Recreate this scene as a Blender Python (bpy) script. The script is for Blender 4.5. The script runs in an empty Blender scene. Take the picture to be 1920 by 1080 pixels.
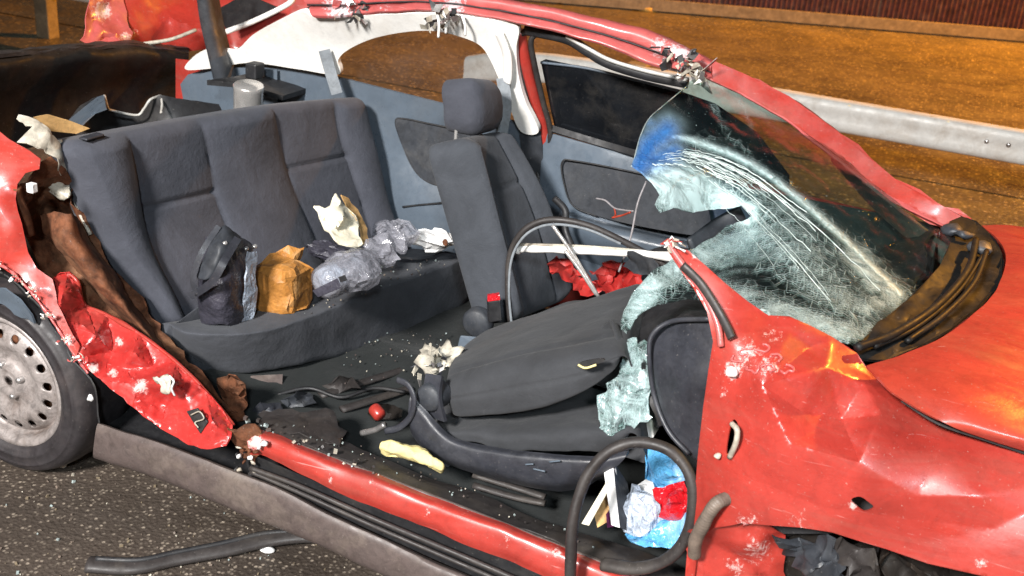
import bpy, bmesh, math, random
import numpy as np
from mathutils import Vector, noise, geometry
random.seed(7); noise.seed_set(5); rng = np.random.default_rng(7)
scene = bpy.context.scene
COL = scene.collection
R = math.radians

# ------------------------------------------------------------------ camera
CAM = Vector((2.3275, -2.8123, 1.9037))
YAW, PITCH, ROLL, FPX = -0.37057, -0.40178, 0.08888, 2000.0
fw = Vector((math.sin(YAW)*math.cos(PITCH), math.cos(YAW)*math.cos(PITCH), math.sin(PITCH)))
r0 = Vector((math.cos(YAW), -math.sin(YAW), 0)); u0 = r0.cross(fw)
rt = math.cos(ROLL)*r0 + math.sin(ROLL)*u0
up = -math.sin(ROLL)*r0 + math.cos(ROLL)*u0
cd = bpy.data.cameras.new('camera'); cam = bpy.data.objects.new('camera', cd); COL.objects.link(cam)
from mathutils import Matrix
m3 = Matrix((rt, up, -fw)).transposed()
cam.matrix_world = Matrix.Translation(CAM) @ m3.to_4x4()
cd.sensor_width = 36.0; cd.lens = 36.0*FPX/1920.0; cd.clip_start = 0.05; cd.clip_end = 300
cd.dof.use_dof = True; cd.dof.focus_distance = 3.0; cd.dof.aperture_fstop = 5.0
scene.camera = cam

# ------------------------------------------------------------------ night sky, lamps, exposure
w = bpy.data.worlds.new('World'); scene.world = w; w.use_nodes = True
wn = w.node_tree.nodes; wl = w.node_tree.links
bg = wn['Background']; sky = wn.new('ShaderNodeTexSky'); sky.sky_type = 'NISHITA'; sky.sun_disc = False
sky.sun_elevation = R(4); sky.sun_rotation = R(150)
wl.new(sky.outputs[0], bg.inputs[0]); bg.inputs[1].default_value = 0.024
def aim(o, target):
    o.rotation_euler = (Vector(target)-o.location).to_track_quat('-Z', 'Y').to_euler()
def lamp(name, kind, loc, target, energy, color, size, **kw):
    l = bpy.data.lights.new(name, kind); l.energy = energy; l.color = color
    if kind == 'SUN': l.angle = size
    else: l.shadow_soft_size = size
    for k, v in kw.items(): setattr(l, k, v)
    o = bpy.data.objects.new(name, l); COL.objects.link(o); o.location = loc; aim(o, target); return o
lamp('sun', 'SUN', (0, -6, 9), (0.6, 0, 0), 0.06, (0.85, 0.92, 1), R(12))
# rescue floodlight standing behind and to the left of the photographer, sodium street lamp beyond the guardrail
lamp('floodlight', 'SPOT', (0.8, -7.4, 5.2), (1.3, 0.4, 0.5), 6400, (1.0, 0.965, 0.93), 0.6, spot_size=R(60), spot_blend=0.6)
lamp('floodlight_front', 'SPOT', (4.6, -7.2, 5.2), (1.2, 0.2, 0.6), 1500, (0.84, 0.94, 1.0), 0.35, spot_size=R(50), spot_blend=0.6)
lamp('street_lamp', 'SPOT', (7.5, 12.0, 8.0), (0.4, 9.4, 0), 27000, (1.0, 0.40, 0.04), 0.25, spot_size=R(82), spot_blend=0.95)
lamp('added_hood_lamp', 'SPOT', (7.0, 5.5, 7.0), (4.1, 0.3, 0.9), 15000, (1.0, 0.42, 0.05), 0.25, spot_size=R(25), spot_blend=0.9)  # unseen narrow spot, added to throw orange light on the hood
scene.view_settings.view_transform = 'Standard'; scene.view_settings.look = 'None'
scene.view_settings.exposure = 0.0; scene.view_settings.gamma = 1.0

# ------------------------------------------------------------------ points from the photograph's perspective
def ray(px, py): return fw + rt*((px-960)/FPX) - up*((py-540)/FPX)
def on(px, py, ax, v):
    d = ray(px, py); return CAM + d*((v-CAM[ax])/d[ax])
def Y(px, py, v): return on(px, py, 1, v)
def Xx(px, py, v): return on(px, py, 0, v)
def Z(px, py, v): return on(px, py, 2, v)
def proj(p):
    d = p-CAM; z = d.dot(fw); return 960+FPX*d.dot(rt)/z, 540-FPX*d.dot(up)/z

# ------------------------------------------------------------------ materials
def nmat(name):
    m = bpy.data.materials.new(name); m.use_nodes = True
    return m, m.node_tree.nodes, m.node_tree.links, m.node_tree.nodes['Principled BSDF']
def ramp(N, L, src, stops):
    r = N.new('ShaderNodeValToRGB'); e = r.color_ramp.elements
    while len(e) < len(stops): e.new(0.5)
    for k, (p, c) in enumerate(stops):
        e[k].position = p; e[k].color = (*c, 1) if len(c) == 3 else c
    L.new(src, r.inputs[0]); return r
def nse(N, L, scale, detail=6, rough=0.6, dist=0.0, vec=None):
    n = N.new('ShaderNodeTexNoise'); n.inputs['Scale'].default_value = scale; n.inputs['Detail'].default_value = detail
    n.inputs['Roughness'].default_value = rough; n.inputs['Distortion'].default_value = dist
    if vec is None:
        t = N.get('TC') or N.new('ShaderNodeTexCoord'); t.name = 'TC'; vec = t.outputs['Object']
    L.new(vec, n.inputs['Vector']); return n
def mixc(N, L, fac, a, b):
    x = N.new('ShaderNodeMix'); x.data_type = 'RGBA'
    if hasattr(fac, 'links'): L.new(fac, x.inputs[0])
    else: x.inputs[0].default_value = fac
    for s, v in ((x.inputs[6], a), (x.inputs[7], b)):
        if hasattr(v, 'links'): L.new(v, s)
        else: s.default_value = (*v, 1)
    return x.outputs[2]
def math_(N, L, op, a, b=None):
    x = N.new('ShaderNodeMath'); x.operation = op
    for s, v in ((x.inputs[0], a), (x.inputs[1], b)):
        if v is None: continue
        if hasattr(v, 'links'): L.new(v, s)
        else: s.default_value = v
    return x.outputs[0]
def bump(N, L, P, h, strength, dist=0.01, prev=None):
    b = N.new('ShaderNodeBump'); b.inputs['Strength'].default_value = strength; b.inputs['Distance'].default_value = dist
    L.new(h, b.inputs['Height'])
    if prev: L.new(prev, b.inputs['Normal'])
    L.new(b.outputs[0], P.inputs['Normal']); return b.outputs[0]
def simple(name, col, rough=0.6, metal=0, var=0.25, scale=12, bscale=90, bstr=0.15, bdist=0.002, spec=0.5, dirt=None, coat=0, rvar=0.15, grime=0.35):
    m, N, L, P = nmat(name)
    n = nse(N, L, scale)
    lo = tuple(c*(1-var) for c in col); hi = tuple(min(1, c*(1+var)) for c in col)
    c = ramp(N, L, n.outputs[0], [(0.3, lo), (0.7, hi)]).outputs[0]
    if dirt:
        n2 = nse(N, L, 5.0, 8, 0.7, 0.4)
        f = ramp(N, L, n2.outputs[0], [(0.5, (0, 0, 0)), (0.72, (dirt[1],)*3)]).outputs[0]
        c = mixc(N, L, f, c, dirt[0])
    if grime:
        g1 = ramp(N, L, nse(N, L, 38, 9, 0.8, 0.6).outputs[0], [(0.36, (1-grime,)*3), (0.56, (1, 1, 1))]).outputs[0]
        x = N.new('ShaderNodeMix'); x.data_type = 'RGBA'; x.blend_type = 'MULTIPLY'; x.inputs[0].default_value = 1
        L.new(c, x.inputs[6]); L.new(g1, x.inputs[7]); c = x.outputs[2]
        g2 = ramp(N, L, nse(N, L, 150, 3, 0.6).outputs[0], [(0.66, (0, 0, 0)), (0.74, (grime*0.8,)*3)]).outputs[0]
        c = mixc(N, L, g2, c, (0.34, 0.31, 0.28))
    L.new(c, P.inputs['Base Color'])
    rr = ramp(N, L, nse(N, L, scale*2.3, 5).outputs[0], [(0.3, (max(0.03, rough-rvar),)*3), (0.7, (min(1, rough+rvar),)*3)])
    L.new(rr.outputs[0], P.inputs['Roughness'])
    P.inputs['Metallic'].default_value = metal; P.inputs['Specular IOR Level'].default_value = spec
    P.inputs['Coat Weight'].default_value = coat; P.inputs['Coat Roughness'].default_value = 0.15
    if bstr: bump(N, L, P, nse(N, L, bscale, 4).outputs[0], bstr, bdist)
    return m
def fabric(name, col, tint=None):
    m, N, L, P = nmat(name)
    n = nse(N, L, 7, 7, 0.65, 0.3); n2 = nse(N, L, 420, 2, 0.5)
    c = ramp(N, L, n.outputs[0], [(0.3, tuple(x*0.72 for x in col)), (0.7, tuple(x*1.25 for x in col))]).outputs[0]
    c = mixc(N, L, math_(N, L, 'MULTIPLY', n2.outputs[0], 0.5), c, tuple(x*0.55 for x in col))
    d = ramp(N, L, nse(N, L, 26, 8, 0.75).outputs[0], [(0.60, (0, 0, 0)), (0.78, (0.35,)*3)]).outputs[0]
    c = mixc(N, L, d, c, tuple(0.06+x*1.2 for x in col))
    L.new(c, P.inputs['Base Color']); P.inputs['Roughness'].default_value = 0.92
    P.inputs['Sheen Weight'].default_value = 0.06; P.inputs['Sheen Roughness'].default_value = 0.5; P.inputs['Specular IOR Level'].default_value = 0.25
    b = bump(N, L, P, n2.outputs[0], 0.35, 0.0015); b = bump(N, L, P, n.outputs[0], 0.35, 0.02, b); bump(N, L, P, nse(N, L, 42, 6, 0.7, 0.4).outputs[0], 0.3, 0.006, b)
    return m
def paint(name, col, rough=0.35, wearcol=(0.70, 0.50, 0.47)):
    m, N, L, P = nmat(name)
    n = nse(N, L, 3.5, 6, 0.65, 0.6)
    c = ramp(N, L, n.outputs[0], [(0.3, tuple(x*0.75 for x in col)), (0.7, tuple(min(1, x*1.2) for x in col))]).outputs[0]
    # dried dirt film
    mpd = N.new('ShaderNodeMapping'); mpd.inputs['Rotation'].default_value = (0, -0.12, 0); mpd.inputs['Scale'].default_value = (3, 9, 14)
    L.new(N['TC'].outputs['Object'], mpd.inputs[0])
    dn = nse(N, L, 1.0, 9, 0.72, 0.5, mpd.outputs[0])
    df = ramp(N, L, dn.outputs[0], [(0.50, (0, 0, 0)), (0.75, (0.42,)*3)]).outputs[0]
    c = mixc(N, L, df, c, (0.24, 0.075, 0.05))
    gm = ramp(N, L, nse(N, L, 30, 9, 0.8, 0.8).outputs[0], [(0.34, (0.80,)*3), (0.54, (1, 1, 1))]).outputs[0]
    xg = N.new('ShaderNodeMix'); xg.data_type = 'RGBA'; xg.blend_type = 'MULTIPLY'; xg.inputs[0].default_value = 1
    L.new(c, xg.inputs[6]); L.new(gm, xg.inputs[7]); c = xg.outputs[2]
    ds_ = ramp(N, L, nse(N, L, 170, 3, 0.6).outputs[0], [(0.66, (0, 0, 0)), (0.73, (0.5,)*3)]).outputs[0]
    c = mixc(N, L, ds_, c, (0.42, 0.27, 0.23))
    # scratches: stretched noise
    mp = N.new('ShaderNodeMapping'); mp.inputs['Rotation'].default_value = (0.3, 0.5, 0.2); mp.inputs['Scale'].default_value = (5, 40, 130)
    L.new(N['TC'].outputs['Object'], mp.inputs[0])
    sn = nse(N, L, 1.0, 5, 0.6, 1.2, mp.outputs[0])
    sf = ramp(N, L, sn.outputs[0], [(0.66, (0, 0, 0)), (0.72, (0.55,)*3)]).outputs[0]
    at = N.new('ShaderNodeAttribute'); at.attribute_name = 'wear'
    wn_ = nse(N, L, 75, 10, 0.8, 0.25)
    wf = math_(N, L, 'ADD', at.outputs['Fac'], wn_.outputs[0])
    wf = ramp(N, L, wf, [(0.87, (0, 0, 0)), (0.97, (0.85,)*3)]).outputs[0]
    f = math_(N, L, 'MAXIMUM', math_(N, L, 'MULTIPLY', sf, 0.5), wf)
    c = mixc(N, L, f, c, wearcol)
    L.new(c, P.inputs['Base Color'])
    rr = ramp(N, L, dn.outputs[0], [(0.35, (rough-0.1,)*3), (0.75, (rough+0.3,)*3)]).outputs[0]
    L.new(rr, P.inputs['Roughness']); P.inputs['Coat Weight'].default_value = 0.25; P.inputs['Coat Roughness'].default_value = 0.16
    b = bump(N, L, P, nse(N, L, 20, 6, 0.65).outputs[0], 0.2, 0.004); bump(N, L, P, wf, 0.3, 0.002, b)
    return m
M = {}
RED = (0.37, 0.036, 0.026)
M['red'] = paint('red_paint', RED)
M['red_bright'] = paint('red_inner_paint', (0.46, 0.032, 0.028), 0.36)
M['red_pale'] = paint('pale_red_paint', (0.52, 0.11, 0.105), 0.38, (0.75, 0.66, 0.68))
M['hood'] = paint('hood_paint', (0.36, 0.045, 0.028), 0.26)
M['seat'] = fabric('seat_fabric', (0.070, 0.074, 0.092))
M['seat_side'] = fabric('seat_side_fabric', (0.062, 0.068, 0.080))
M['seat_dark'] = fabric('dark_fabric', (0.046, 0.048, 0.053))
M['bench'] = fabric('bench_fabric', (0.068, 0.072, 0.084))
M['carpet'] = fabric('carpet', (0.019, 0.022, 0.022))
M['headliner'] = simple('cream_trim', (0.91, 0.89, 0.85), 0.7, var=0.04, dirt=((0.66, 0.58, 0.48), 0.35), grime=0.12)
M['trim'] = simple('blue_grey_trim', (0.100, 0.126, 0.158), 0.36, var=0.08, dirt=((0.16, 0.17, 0.18), 0.35), bscale=400, bstr=0.2, grime=0.1)
M['trim_dark'] = simple('dark_trim', (0.034, 0.038, 0.046), 0.55, var=0.2, dirt=((0.16, 0.15, 0.14), 0.3), bscale=400, bstr=0.2)
M['black'] = simple('black_plastic', (0.018, 0.018, 0.020), 0.55, var=0.3, dirt=((0.09, 0.08, 0.07), 0.4))
M['dash'] = simple('dash_plastic', (0.034, 0.036, 0.045), 0.45, var=0.15, bscale=500, bstr=0.2, dirt=((0.14, 0.14, 0.15), 0.3))
M['rubber'] = simple('rubber', (0.035, 0.030, 0.029), 0.55, var=0.25, dirt=((0.10, 0.085, 0.07), 0.5))
M['tyre'] = simple('tyre_rubber', (0.028, 0.024, 0.026), 0.55, var=0.25, dirt=((0.075, 0.058, 0.055), 0.7))
M['rim'] = simple('steel_rim', (0.34, 0.30, 0.285), 0.45, metal=0.25, var=0.18, scale=16, dirt=((0.12, 0.08, 0.06), 0.9), grime=0.5)
M['skirt'] = simple('skirt_plastic', (0.098, 0.074, 0.068), 0.5, var=0.12, dirt=((0.20, 0.16, 0.13), 0.6), bscale=300)
M['rust'] = simple('rusty_metal', (0.13, 0.048, 0.022), 0.85, var=0.65, scale=28, dirt=((0.25, 0.13, 0.07), 0.8), bstr=0.6, bdist=0.006, bscale=40, spec=0.3, grime=0.4)
M['primer'] = simple('bare_primer', (0.50, 0.46, 0.38), 0.5, var=0.25, dirt=((0.18, 0.10, 0.06), 0.8), scale=30)
M['steel'] = simple('bare_steel', (0.55, 0.53, 0.52), 0.35, metal=0.8, var=0.3, dirt=((0.12, 0.09, 0.07), 0.7))
M['chrome'] = simple('chrome', (0.78, 0.75, 0.72), 0.25, metal=0.7, var=0.1, bstr=0.0, grime=0.12)
M['boot'] = simple('boot_lining', (0.018, 0.015, 0.013), 0.6, spec=0.2, var=0.4, scale=6, dirt=((0.05, 0.033, 0.022), 0.8), bscale=30, bstr=0.2, bdist=0.005)
M['belt'] = simple('belt_webbing', (0.21, 0.23, 0.25), 0.75, var=0.12, bscale=700, bstr=0.3)
M['paper'] = simple('cream_paper', (0.80, 0.74, 0.58), 0.75, var=0.06, bscale=18, bstr=0.35, bdist=0.02, grime=0.12)
M['white'] = simple('white_card', (0.82, 0.81, 0.80), 0.6, var=0.05, bscale=30, bstr=0.2, bdist=0.01, grime=0.12)
M['brown_paper'] = simple('brown_paper', (0.48, 0.205, 0.045), 0.5, var=0.2, bscale=20, bstr=0.5, bdist=0.02, dirt=((0.75, 0.60, 0.36), 0.6))
M['bag'] = simple('black_bag', (0.045, 0.043, 0.058), 0.38, var=0.3, bscale=25, bstr=0.6, bdist=0.02)
M['blue'] = simple('blue_film', (0.11, 0.40, 0.72), 0.25, var=0.3, scale=14, bscale=22, bstr=0.7, bdist=0.03, dirt=((0.75, 0.84, 0.9), 0.9), coat=0.4, grime=0.12)
M['red_film'] = simple('red_film', (0.62, 0.012, 0.02), 0.2, var=0.3, bscale=22, bstr=0.7, bdist=0.03, coat=0.5, grime=0.12)
M['grey_film'] = simple('pale_film', (0.46, 0.52, 0.62), 0.28, var=0.35, scale=22, bscale=26, bstr=0.9, bdist=0.03, coat=0.4, grime=0.12)
M['purple'] = simple('purple_print', (0.13, 0.02, 0.09), 0.4, bstr=0)
M['foam'] = simple('yellow_foam', (0.78, 0.66, 0.30), 0.85, var=0.15, bscale=60, bstr=0.5, bdist=0.006, dirt=((0.35, 0.26, 0.10), 0.6), grime=0.12)
M['yellow'] = simple('yellow_stone', (0.55, 0.33, 0.08), 0.8)
M['tan'] = simple('tan_card', (0.60, 0.36, 0.14), 0.75, var=0.12)
M['galv'] = simple('galvanised_steel', (0.54, 0.53, 0.50), 0.55, metal=0.1, var=0.12, scale=5, dirt=((0.26, 0.20, 0.14), 0.6), bscale=30, bstr=0.1, grime=0.12)
M['wood'] = simple('grey_post', (0.20, 0.155, 0.10), 0.75, var=0.3, dirt=((0.08, 0.06, 0.04), 0.6))
M['fence'] = simple('fence_sheet', (0.085, 0.030, 0.030), 0.4, var=0.5, dirt=((0.20, 0.12, 0.09), 0.5))
M['wire_red'] = simple('red_wire', (0.45, 0.06, 0.03), 0.5, bstr=0)
M['wire_grey'] = simple('grey_wire', (0.30, 0.28, 0.29), 0.5, bstr=0)
M['conduit'] = simple('conduit', (0.16, 0.125, 0.10), 0.6, var=0.2, dirt=((0.28, 0.2, 0.15), 0.6))

def film_clear(name, col, alpha, rough=0.15, scale=30):
    m, N, L, P = nmat(name)
    n = nse(N, L, scale, 6, 0.65, 1.0)
    a = ramp(N, L, n.outputs[0], [(0.35, (alpha*0.5,)*3), (0.65, (min(1, alpha*1.5),)*3)]).outputs[0]
    L.new(a, P.inputs['Alpha']); P.inputs['Base Color'].default_value = (*col, 1); P.inputs['Roughness'].default_value = rough
    P.inputs['Coat Weight'].default_value = 0.6
    bump(N, L, P, nse(N, L, scale*0.7, 4).outputs[0], 0.8, 0.02); return m
M['clear'] = film_clear('clear_film', (0.30, 0.30, 0.34), 0.5)
M['dark_glass'] = simple('dark_glass', (0.008, 0.009, 0.011), 0.06, var=0.3, bstr=0.0, spec=0.6, rvar=0.03, dirt=((0.05, 0.045, 0.04), 0.5), grime=0.12)
def side_glass():
    m, N, L, P = nmat('clear_side_glass')
    P.inputs['Base Color'].default_value = (0.25, 0.22, 0.2, 1); P.inputs['Roughness'].default_value = 0.05
    a = ramp(N, L, nse(N, L, 6, 7, 0.7, 0.8).outputs[0], [(0.4, (0.01,)*3), (0.75, (0.07,)*3)]).outputs[0]
    L.new(a, P.inputs['Alpha']); return m
M['side_glass'] = side_glass()
def windscreen():
    m, N, L, P = nmat('cracked_laminated_glass')
    t = N.new('ShaderNodeTexCoord'); t.name = 'TC'
    at = N.new('ShaderNodeAttribute'); at.attribute_name = 'frost'
    ab = N.new('ShaderNodeAttribute'); ab.attribute_name = 'band'
    dn = nse(N, L, 30, 4, 0.6)
    va = N.new('ShaderNodeVectorMath'); va.operation = 'MULTIPLY_ADD'; L.new(dn.outputs['Color'], va.inputs[0])
    fl = N.new('ShaderNodeMapping'); fl.inputs['Scale'].default_value = (1, 1, 0); fl.inputs['Rotation'].default_value = (0.1, 0.2, 0)
    va.inputs[1].default_value = (0.005, 0.005, 0.005); L.new(t.outputs['Object'], va.inputs[2]); L.new(va.outputs[0], fl.inputs[0])
    def cracks(sc, wdt):
        v = N.new('ShaderNodeTexVoronoi'); v.feature = 'DISTANCE_TO_EDGE'; v.inputs['Scale'].default_value = sc
        L.new(fl.outputs[0], v.inputs['Vector'])
        return ramp(N, L, v.outputs[0], [(0.0, (1, 1, 1)), (wdt, (0, 0, 0))]).outputs[0]
    big, fine = cracks(32, 0.04), cracks(95, 0.08)
    cl = nse(N, L, 13, 8, 0.7, 0.8)
    fr = math_(N, L, 'MULTIPLY', at.outputs['Fac'], ramp(N, L, cl.outputs[0], [(0.30, (0.45,)*3), (0.64, (1.3,)*3)]).outputs[0])
    def step(a, b): return ramp(N, L, fr, [(a, (0, 0, 0)), (b, (1, 1, 1))]).outputs[0]
    tiny = cracks(210, 0.16)
    f1 = math_(N, L, 'MULTIPLY', big, math_(N, L, 'MULTIPLY', step(0.10, 0.36), 0.55))
    f2 = math_(N, L, 'MULTIPLY', fine, math_(N, L, 'MULTIPLY', step(0.22, 0.60), 0.85))
    f3 = math_(N, L, 'MULTIPLY', tiny, math_(N, L, 'MULTIPLY', step(0.40, 0.80), 0.9))
    fz = math_(N, L, 'MULTIPLY', step(0.52, 1.0), 0.92)
    fac = math_(N, L, 'MAXIMUM', math_(N, L, 'MAXIMUM', f1, f2), math_(N, L, 'MAXIMUM', f3, fz))
    specks = ramp(N, L, nse(N, L, 130, 2, 0.5).outputs[0], [(0.72, (0, 0, 0)), (0.76, (0.8,)*3)]).outputs[0]
    fac = math_(N, L, 'MAXIMUM', fac, math_(N, L, 'MULTIPLY', specks, 0.6))
    af = N.new('ShaderNodeAttribute'); af.attribute_name = 'fold'
    fac = math_(N, L, 'MAXIMUM', fac, math_(N, L, 'MULTIPLY', af.outputs['Fac'], ramp(N, L, nse(N, L, 60, 4, 0.6).outputs[0], [(0.35, (0.55,)*3), (0.6, (1, 1, 1))]).outputs[0]))
    white = N.new('ShaderNodeBsdfPrincipled'); white.inputs['Roughness'].default_value = 0.3
    L.new(mixc(N, L, ab.outputs['Fac'], (0.72, 0.92, 0.93), (0.08, 0.36, 0.90)), white.inputs['Base Color'])
    white.inputs['Alpha'].default_value = 0.92
    glass = N.new('ShaderNodeBsdfGlossy'); glass.inputs['Roughness'].default_value = 0.07; glass.inputs[0].default_value = (0.9, 0.9, 0.9, 1)
    tr = N.new('ShaderNodeBsdfTransparent')
    L.new(mixc(N, L, ab.outputs['Fac'], (0.74, 0.84, 0.81), (0.10, 0.30, 0.75)), tr.inputs[0])
    g = N.new('ShaderNodeMixShader'); fres = N.new('ShaderNodeLayerWeight'); fres.inputs[0].default_value = 0.5
    L.new(math_(N, L, 'ADD', math_(N, L, 'MULTIPLY', math_(N, L, 'POWER', fres.outputs['Facing'], 4.0), 0.55), 0.04), g.inputs[0]); L.new(tr.outputs[0], g.inputs[1]); L.new(glass.outputs[0], g.inputs[2])
    mx = N.new('ShaderNodeMixShader'); L.new(math_(N, L, 'MAXIMUM', fac, math_(N, L, 'MULTIPLY', ab.outputs['Fac'], math_(N, L, 'MULTIPLY', cl.outputs[0], 1.1))), mx.inputs[0])
    L.new(g.outputs[0], mx.inputs[1]); L.new(white.outputs[0], mx.inputs[2])
    L.new(mx.outputs[0], N['Material Output'].inputs[0])
    b = bump(N, L, white, fac, 0.8, 0.006)
    bb = N.new('ShaderNodeBump'); bb.inputs['Strength'].default_value = 0.15; bb.inputs['Distance'].default_value = 0.01
    L.new(cl.outputs[0], bb.inputs['Height']); L.new(bb.outputs[0], glass.inputs['Normal'])
    return m
M['windscreen'] = windscreen()
def asphalt(name, base, speck, wet, sc=1.0):
    m, N, L, P = nmat(name)
    v = N.new('ShaderNodeTexVoronoi'); v.inputs['Scale'].default_value = 85*sc
    n = nse(N, L, 1.1, 8, 0.65, 0.4); nf = nse(N, L, 60*sc, 6, 0.7)
    L.new(N['TC'].outputs['Object'], v.inputs['Vector'])
    c = ramp(N, L, n.outputs[0], [(0.32, tuple(x*0.45 for x in base)), (0.68, tuple(x*1.5 for x in base))]).outputs[0]
    sep = N.new('ShaderNodeSeparateColor'); L.new(v.outputs['Color'], sep.inputs[0])
    sf = ramp(N, L, sep.outputs[0], [(0.60, (0, 0, 0)), (0.97, (0.9,)*3)]).outputs[0]
    sf = math_(N, L, 'MULTIPLY', sf, ramp(N, L, v.outputs['Distance'], [(0.25, (1, 1, 1)), (0.55, (0, 0, 0))]).outputs[0])
    c = mixc(N, L, sf, c, speck)
    c = mixc(N, L, math_(N, L, 'MULTIPLY', nf.outputs[0], 0.6), c, tuple(x*0.5 for x in base))
    L.new(c, P.inputs['Base Color'])
    rr = ramp(N, L, nse(N, L, 3, 6, 0.7).outputs[0], [(0.35, (wet,)*3), (0.7, (min(1, wet+0.3),)*3)]).outputs[0]
    L.new(rr, P.inputs['Roughness'])
    b = bump(N, L, P, v.outputs['Distance'], 0.5, 0.005); bump(N, L, P, nf.outputs[0], 0.6, 0.008, b)
    return m
M['asphalt'] = asphalt('wet_asphalt', (0.070, 0.054, 0.043), (0.46, 0.38, 0.30), 0.33)
M['road'] = asphalt('wet_road', (0.095, 0.075, 0.05), (0.50, 0.40, 0.24), 0.20, 0.5)
M['verge'] = asphalt('wet_verge', (0.10, 0.078, 0.045), (0.55, 0.42, 0.24), 0.22, 0.4)
M['cowl'] = simple('cowl_plastic', (0.010, 0.010, 0.010), 0.6, var=0.4, spec=0.25, dirt=((0.03, 0.022, 0.016), 0.6))
M['crack'] = simple('crack_line', (0.75, 0.86, 0.84), 0.3, var=0.05, bstr=0, grime=0)
M['shard'] = simple('glass_crumb', (0.36, 0.42, 0.41), 0.2, var=0.3, bstr=0)

# ------------------------------------------------------------------ mesh helpers
def link(name, me, mat, parent=None, smooth=True, thick=0, off=-1, bevel=0, sub=0):
    o = bpy.data.objects.new(name, me); COL.objects.link(o)
    if mat:
        for mm in (mat if isinstance(mat, (list, tuple)) else [mat]): me.materials.append(M[mm] if isinstance(mm, str) else mm)
    if smooth:
        for p in me.polygons: p.use_smooth = True
    if thick:
        s = o.modifiers.new('solid', 'SOLIDIFY'); s.thickness = thick; s.offset = off
        if smooth: es = o.modifiers.new('split', 'EDGE_SPLIT'); es.split_angle = R(52)
    if bevel:
        b = o.modifiers.new('bevel', 'BEVEL'); b.width = bevel; b.segments = 2; b.limit_method = 'ANGLE'
    if sub:
        s = o.modifiers.new('sub', 'SUBSURF'); s.levels = sub; s.render_levels = sub
    if parent is not None: o.parent = parent
    return o
def mesh(verts, faces):
    me = bpy.data.meshes.new('m'); me.from_pydata([tuple(v) for v in verts], [], faces); me.update(); return me
def thing(name, label, cat, loc=(0, 0, 0), group=None):
    o = bpy.data.objects.new(name, None); COL.objects.link(o); o.location = loc; o.empty_display_size = 0.1
    o['label'] = label; o['category'] = cat
    if group: o['group'] = group
    return o
def tag(o, label, cat, group=None):
    """single-mesh thing: origin to its base, then the custom properties"""
    me = o.data; n = len(me.vertices); a = np.empty(n*3); me.vertices.foreach_get('co', a); a = a.reshape(-1, 3)
    b = np.array([(a[:, 0].min()+a[:, 0].max())/2, (a[:, 1].min()+a[:, 1].max())/2, a[:, 2].min()])
    me.vertices.foreach_set('co', (a-b).ravel()); o.location = b; me.update()
    o['label'] = label; o['category'] = cat
    if group: o['group'] = group
    return o
def adopt(root, loc):
    """move an Empty to the thing's base while its parts stay in place"""
    root.location = loc
    for c in root.children: c.location = Vector(c.location)-Vector(loc)

def crspline(P, n):
    """Catmull-Rom through points P (list of Vector/np), n samples"""
    P = [np.array(p, float) for p in P]
    if len(P) == 2: return [P[0]+(P[1]-P[0])*t for t in np.linspace(0, 1, n)]
    Q = [2*P[0]-P[1]]+P+[2*P[-1]-P[-2]]; out = []
    for t in np.linspace(0, len(P)-1, n):
        i = min(int(t), len(P)-2); f = t-i; a, b, c, d = Q[i:i+4]
        out.append(0.5*((2*b)+(-a+c)*f+(2*a-5*b+4*c-d)*f*f+(-a+3*b-3*c+d)*f**3))
    return out
def patch_pts(rows, nu, nv):
    R_ = [crspline(r, nu) for r in rows]
    cols = [crspline([R_[k][i] for k in range(len(rows))], nv) for i in range(nu)]
    return np.array(cols).transpose(1, 0, 2)          # nv, nu, 3
def grid_faces(nv, nu, o=0):
    return [(o+j*nu+i, o+j*nu+i+1, o+(j+1)*nu+i+1, o+(j+1)*nu+i) for j in range(nv-1) for i in range(nu-1)]
def crumple(pts, amp, freq, seed=0.0, octaves=3):
    out = pts.reshape(-1, 3).copy()
    for k, p in enumerate(out):
        v = Vector(p)*freq+Vector((seed, seed*1.7, -seed))
        out[k] = p+np.array(noise.turbulence_vector(v, octaves, False))*amp
    return out.reshape(pts.shape)
def patch(name, rows, mat, parent, nu=40, nv=30, thick=0.004, off=0, amp=0, freq=8, seed=0, flip=False, wear=None):
    pts = patch_pts(rows, nu, nv)
    if amp: pts = crumple(pts, amp, freq, seed)
    f = grid_faces(nv, nu)
    me = mesh(pts.reshape(-1, 3), f)
    o = link(name, me, mat, parent, thick=thick, off=off)
    if wear: add_wear(o, wear)
    return o
def add_wear(o, spots, attr='wear'):
    me = o.data; a = me.attributes.new(attr, 'FLOAT', 'POINT'); vals = []
    for v in me.vertices:
        x, y = proj(v.co); s = 0
        for (sx, sy, r, amt) in spots: s = max(s, amt*math.exp(-((x-sx)**2+(y-sy)**2)/(r*r)))
        vals.append(s)
    a.data.foreach_set('value', vals)
def jag(outline, amp, step, seed=1):
    """torn outline: extra points between the traced ones, jittered"""
    rr = random.Random(seed); out = []; n = len(outline)
    for i in range(n):
        a, b = outline[i], outline[(i+1) % n]; d = math.hypot(b[0]-a[0], b[1]-a[1]); k = max(1, int(d/step)); out.append(a)
        for j in range(1, k):
            t = j/k; out.append((a[0]+(b[0]-a[0])*t+rr.uniform(-amp, amp), a[1]+(b[1]-a[1])*t+rr.uniform(-amp, amp)))
    return out
def smooth_outline(P, n):
    P = [np.array(p, float) for p in P]; m = len(P); out = []
    for k in range(n):
        t = k*m/n; i = int(t) % m; f = t-int(t); a, b, c, d = P[(i-1) % m], P[i], P[(i+1) % m], P[(i+2) % m]
        out.append(tuple(0.5*((2*b)+(-a+c)*f+(2*a-5*b+4*c-d)*f*f+(-a+3*b-3*c+d)*f**3)))
    return out
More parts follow.
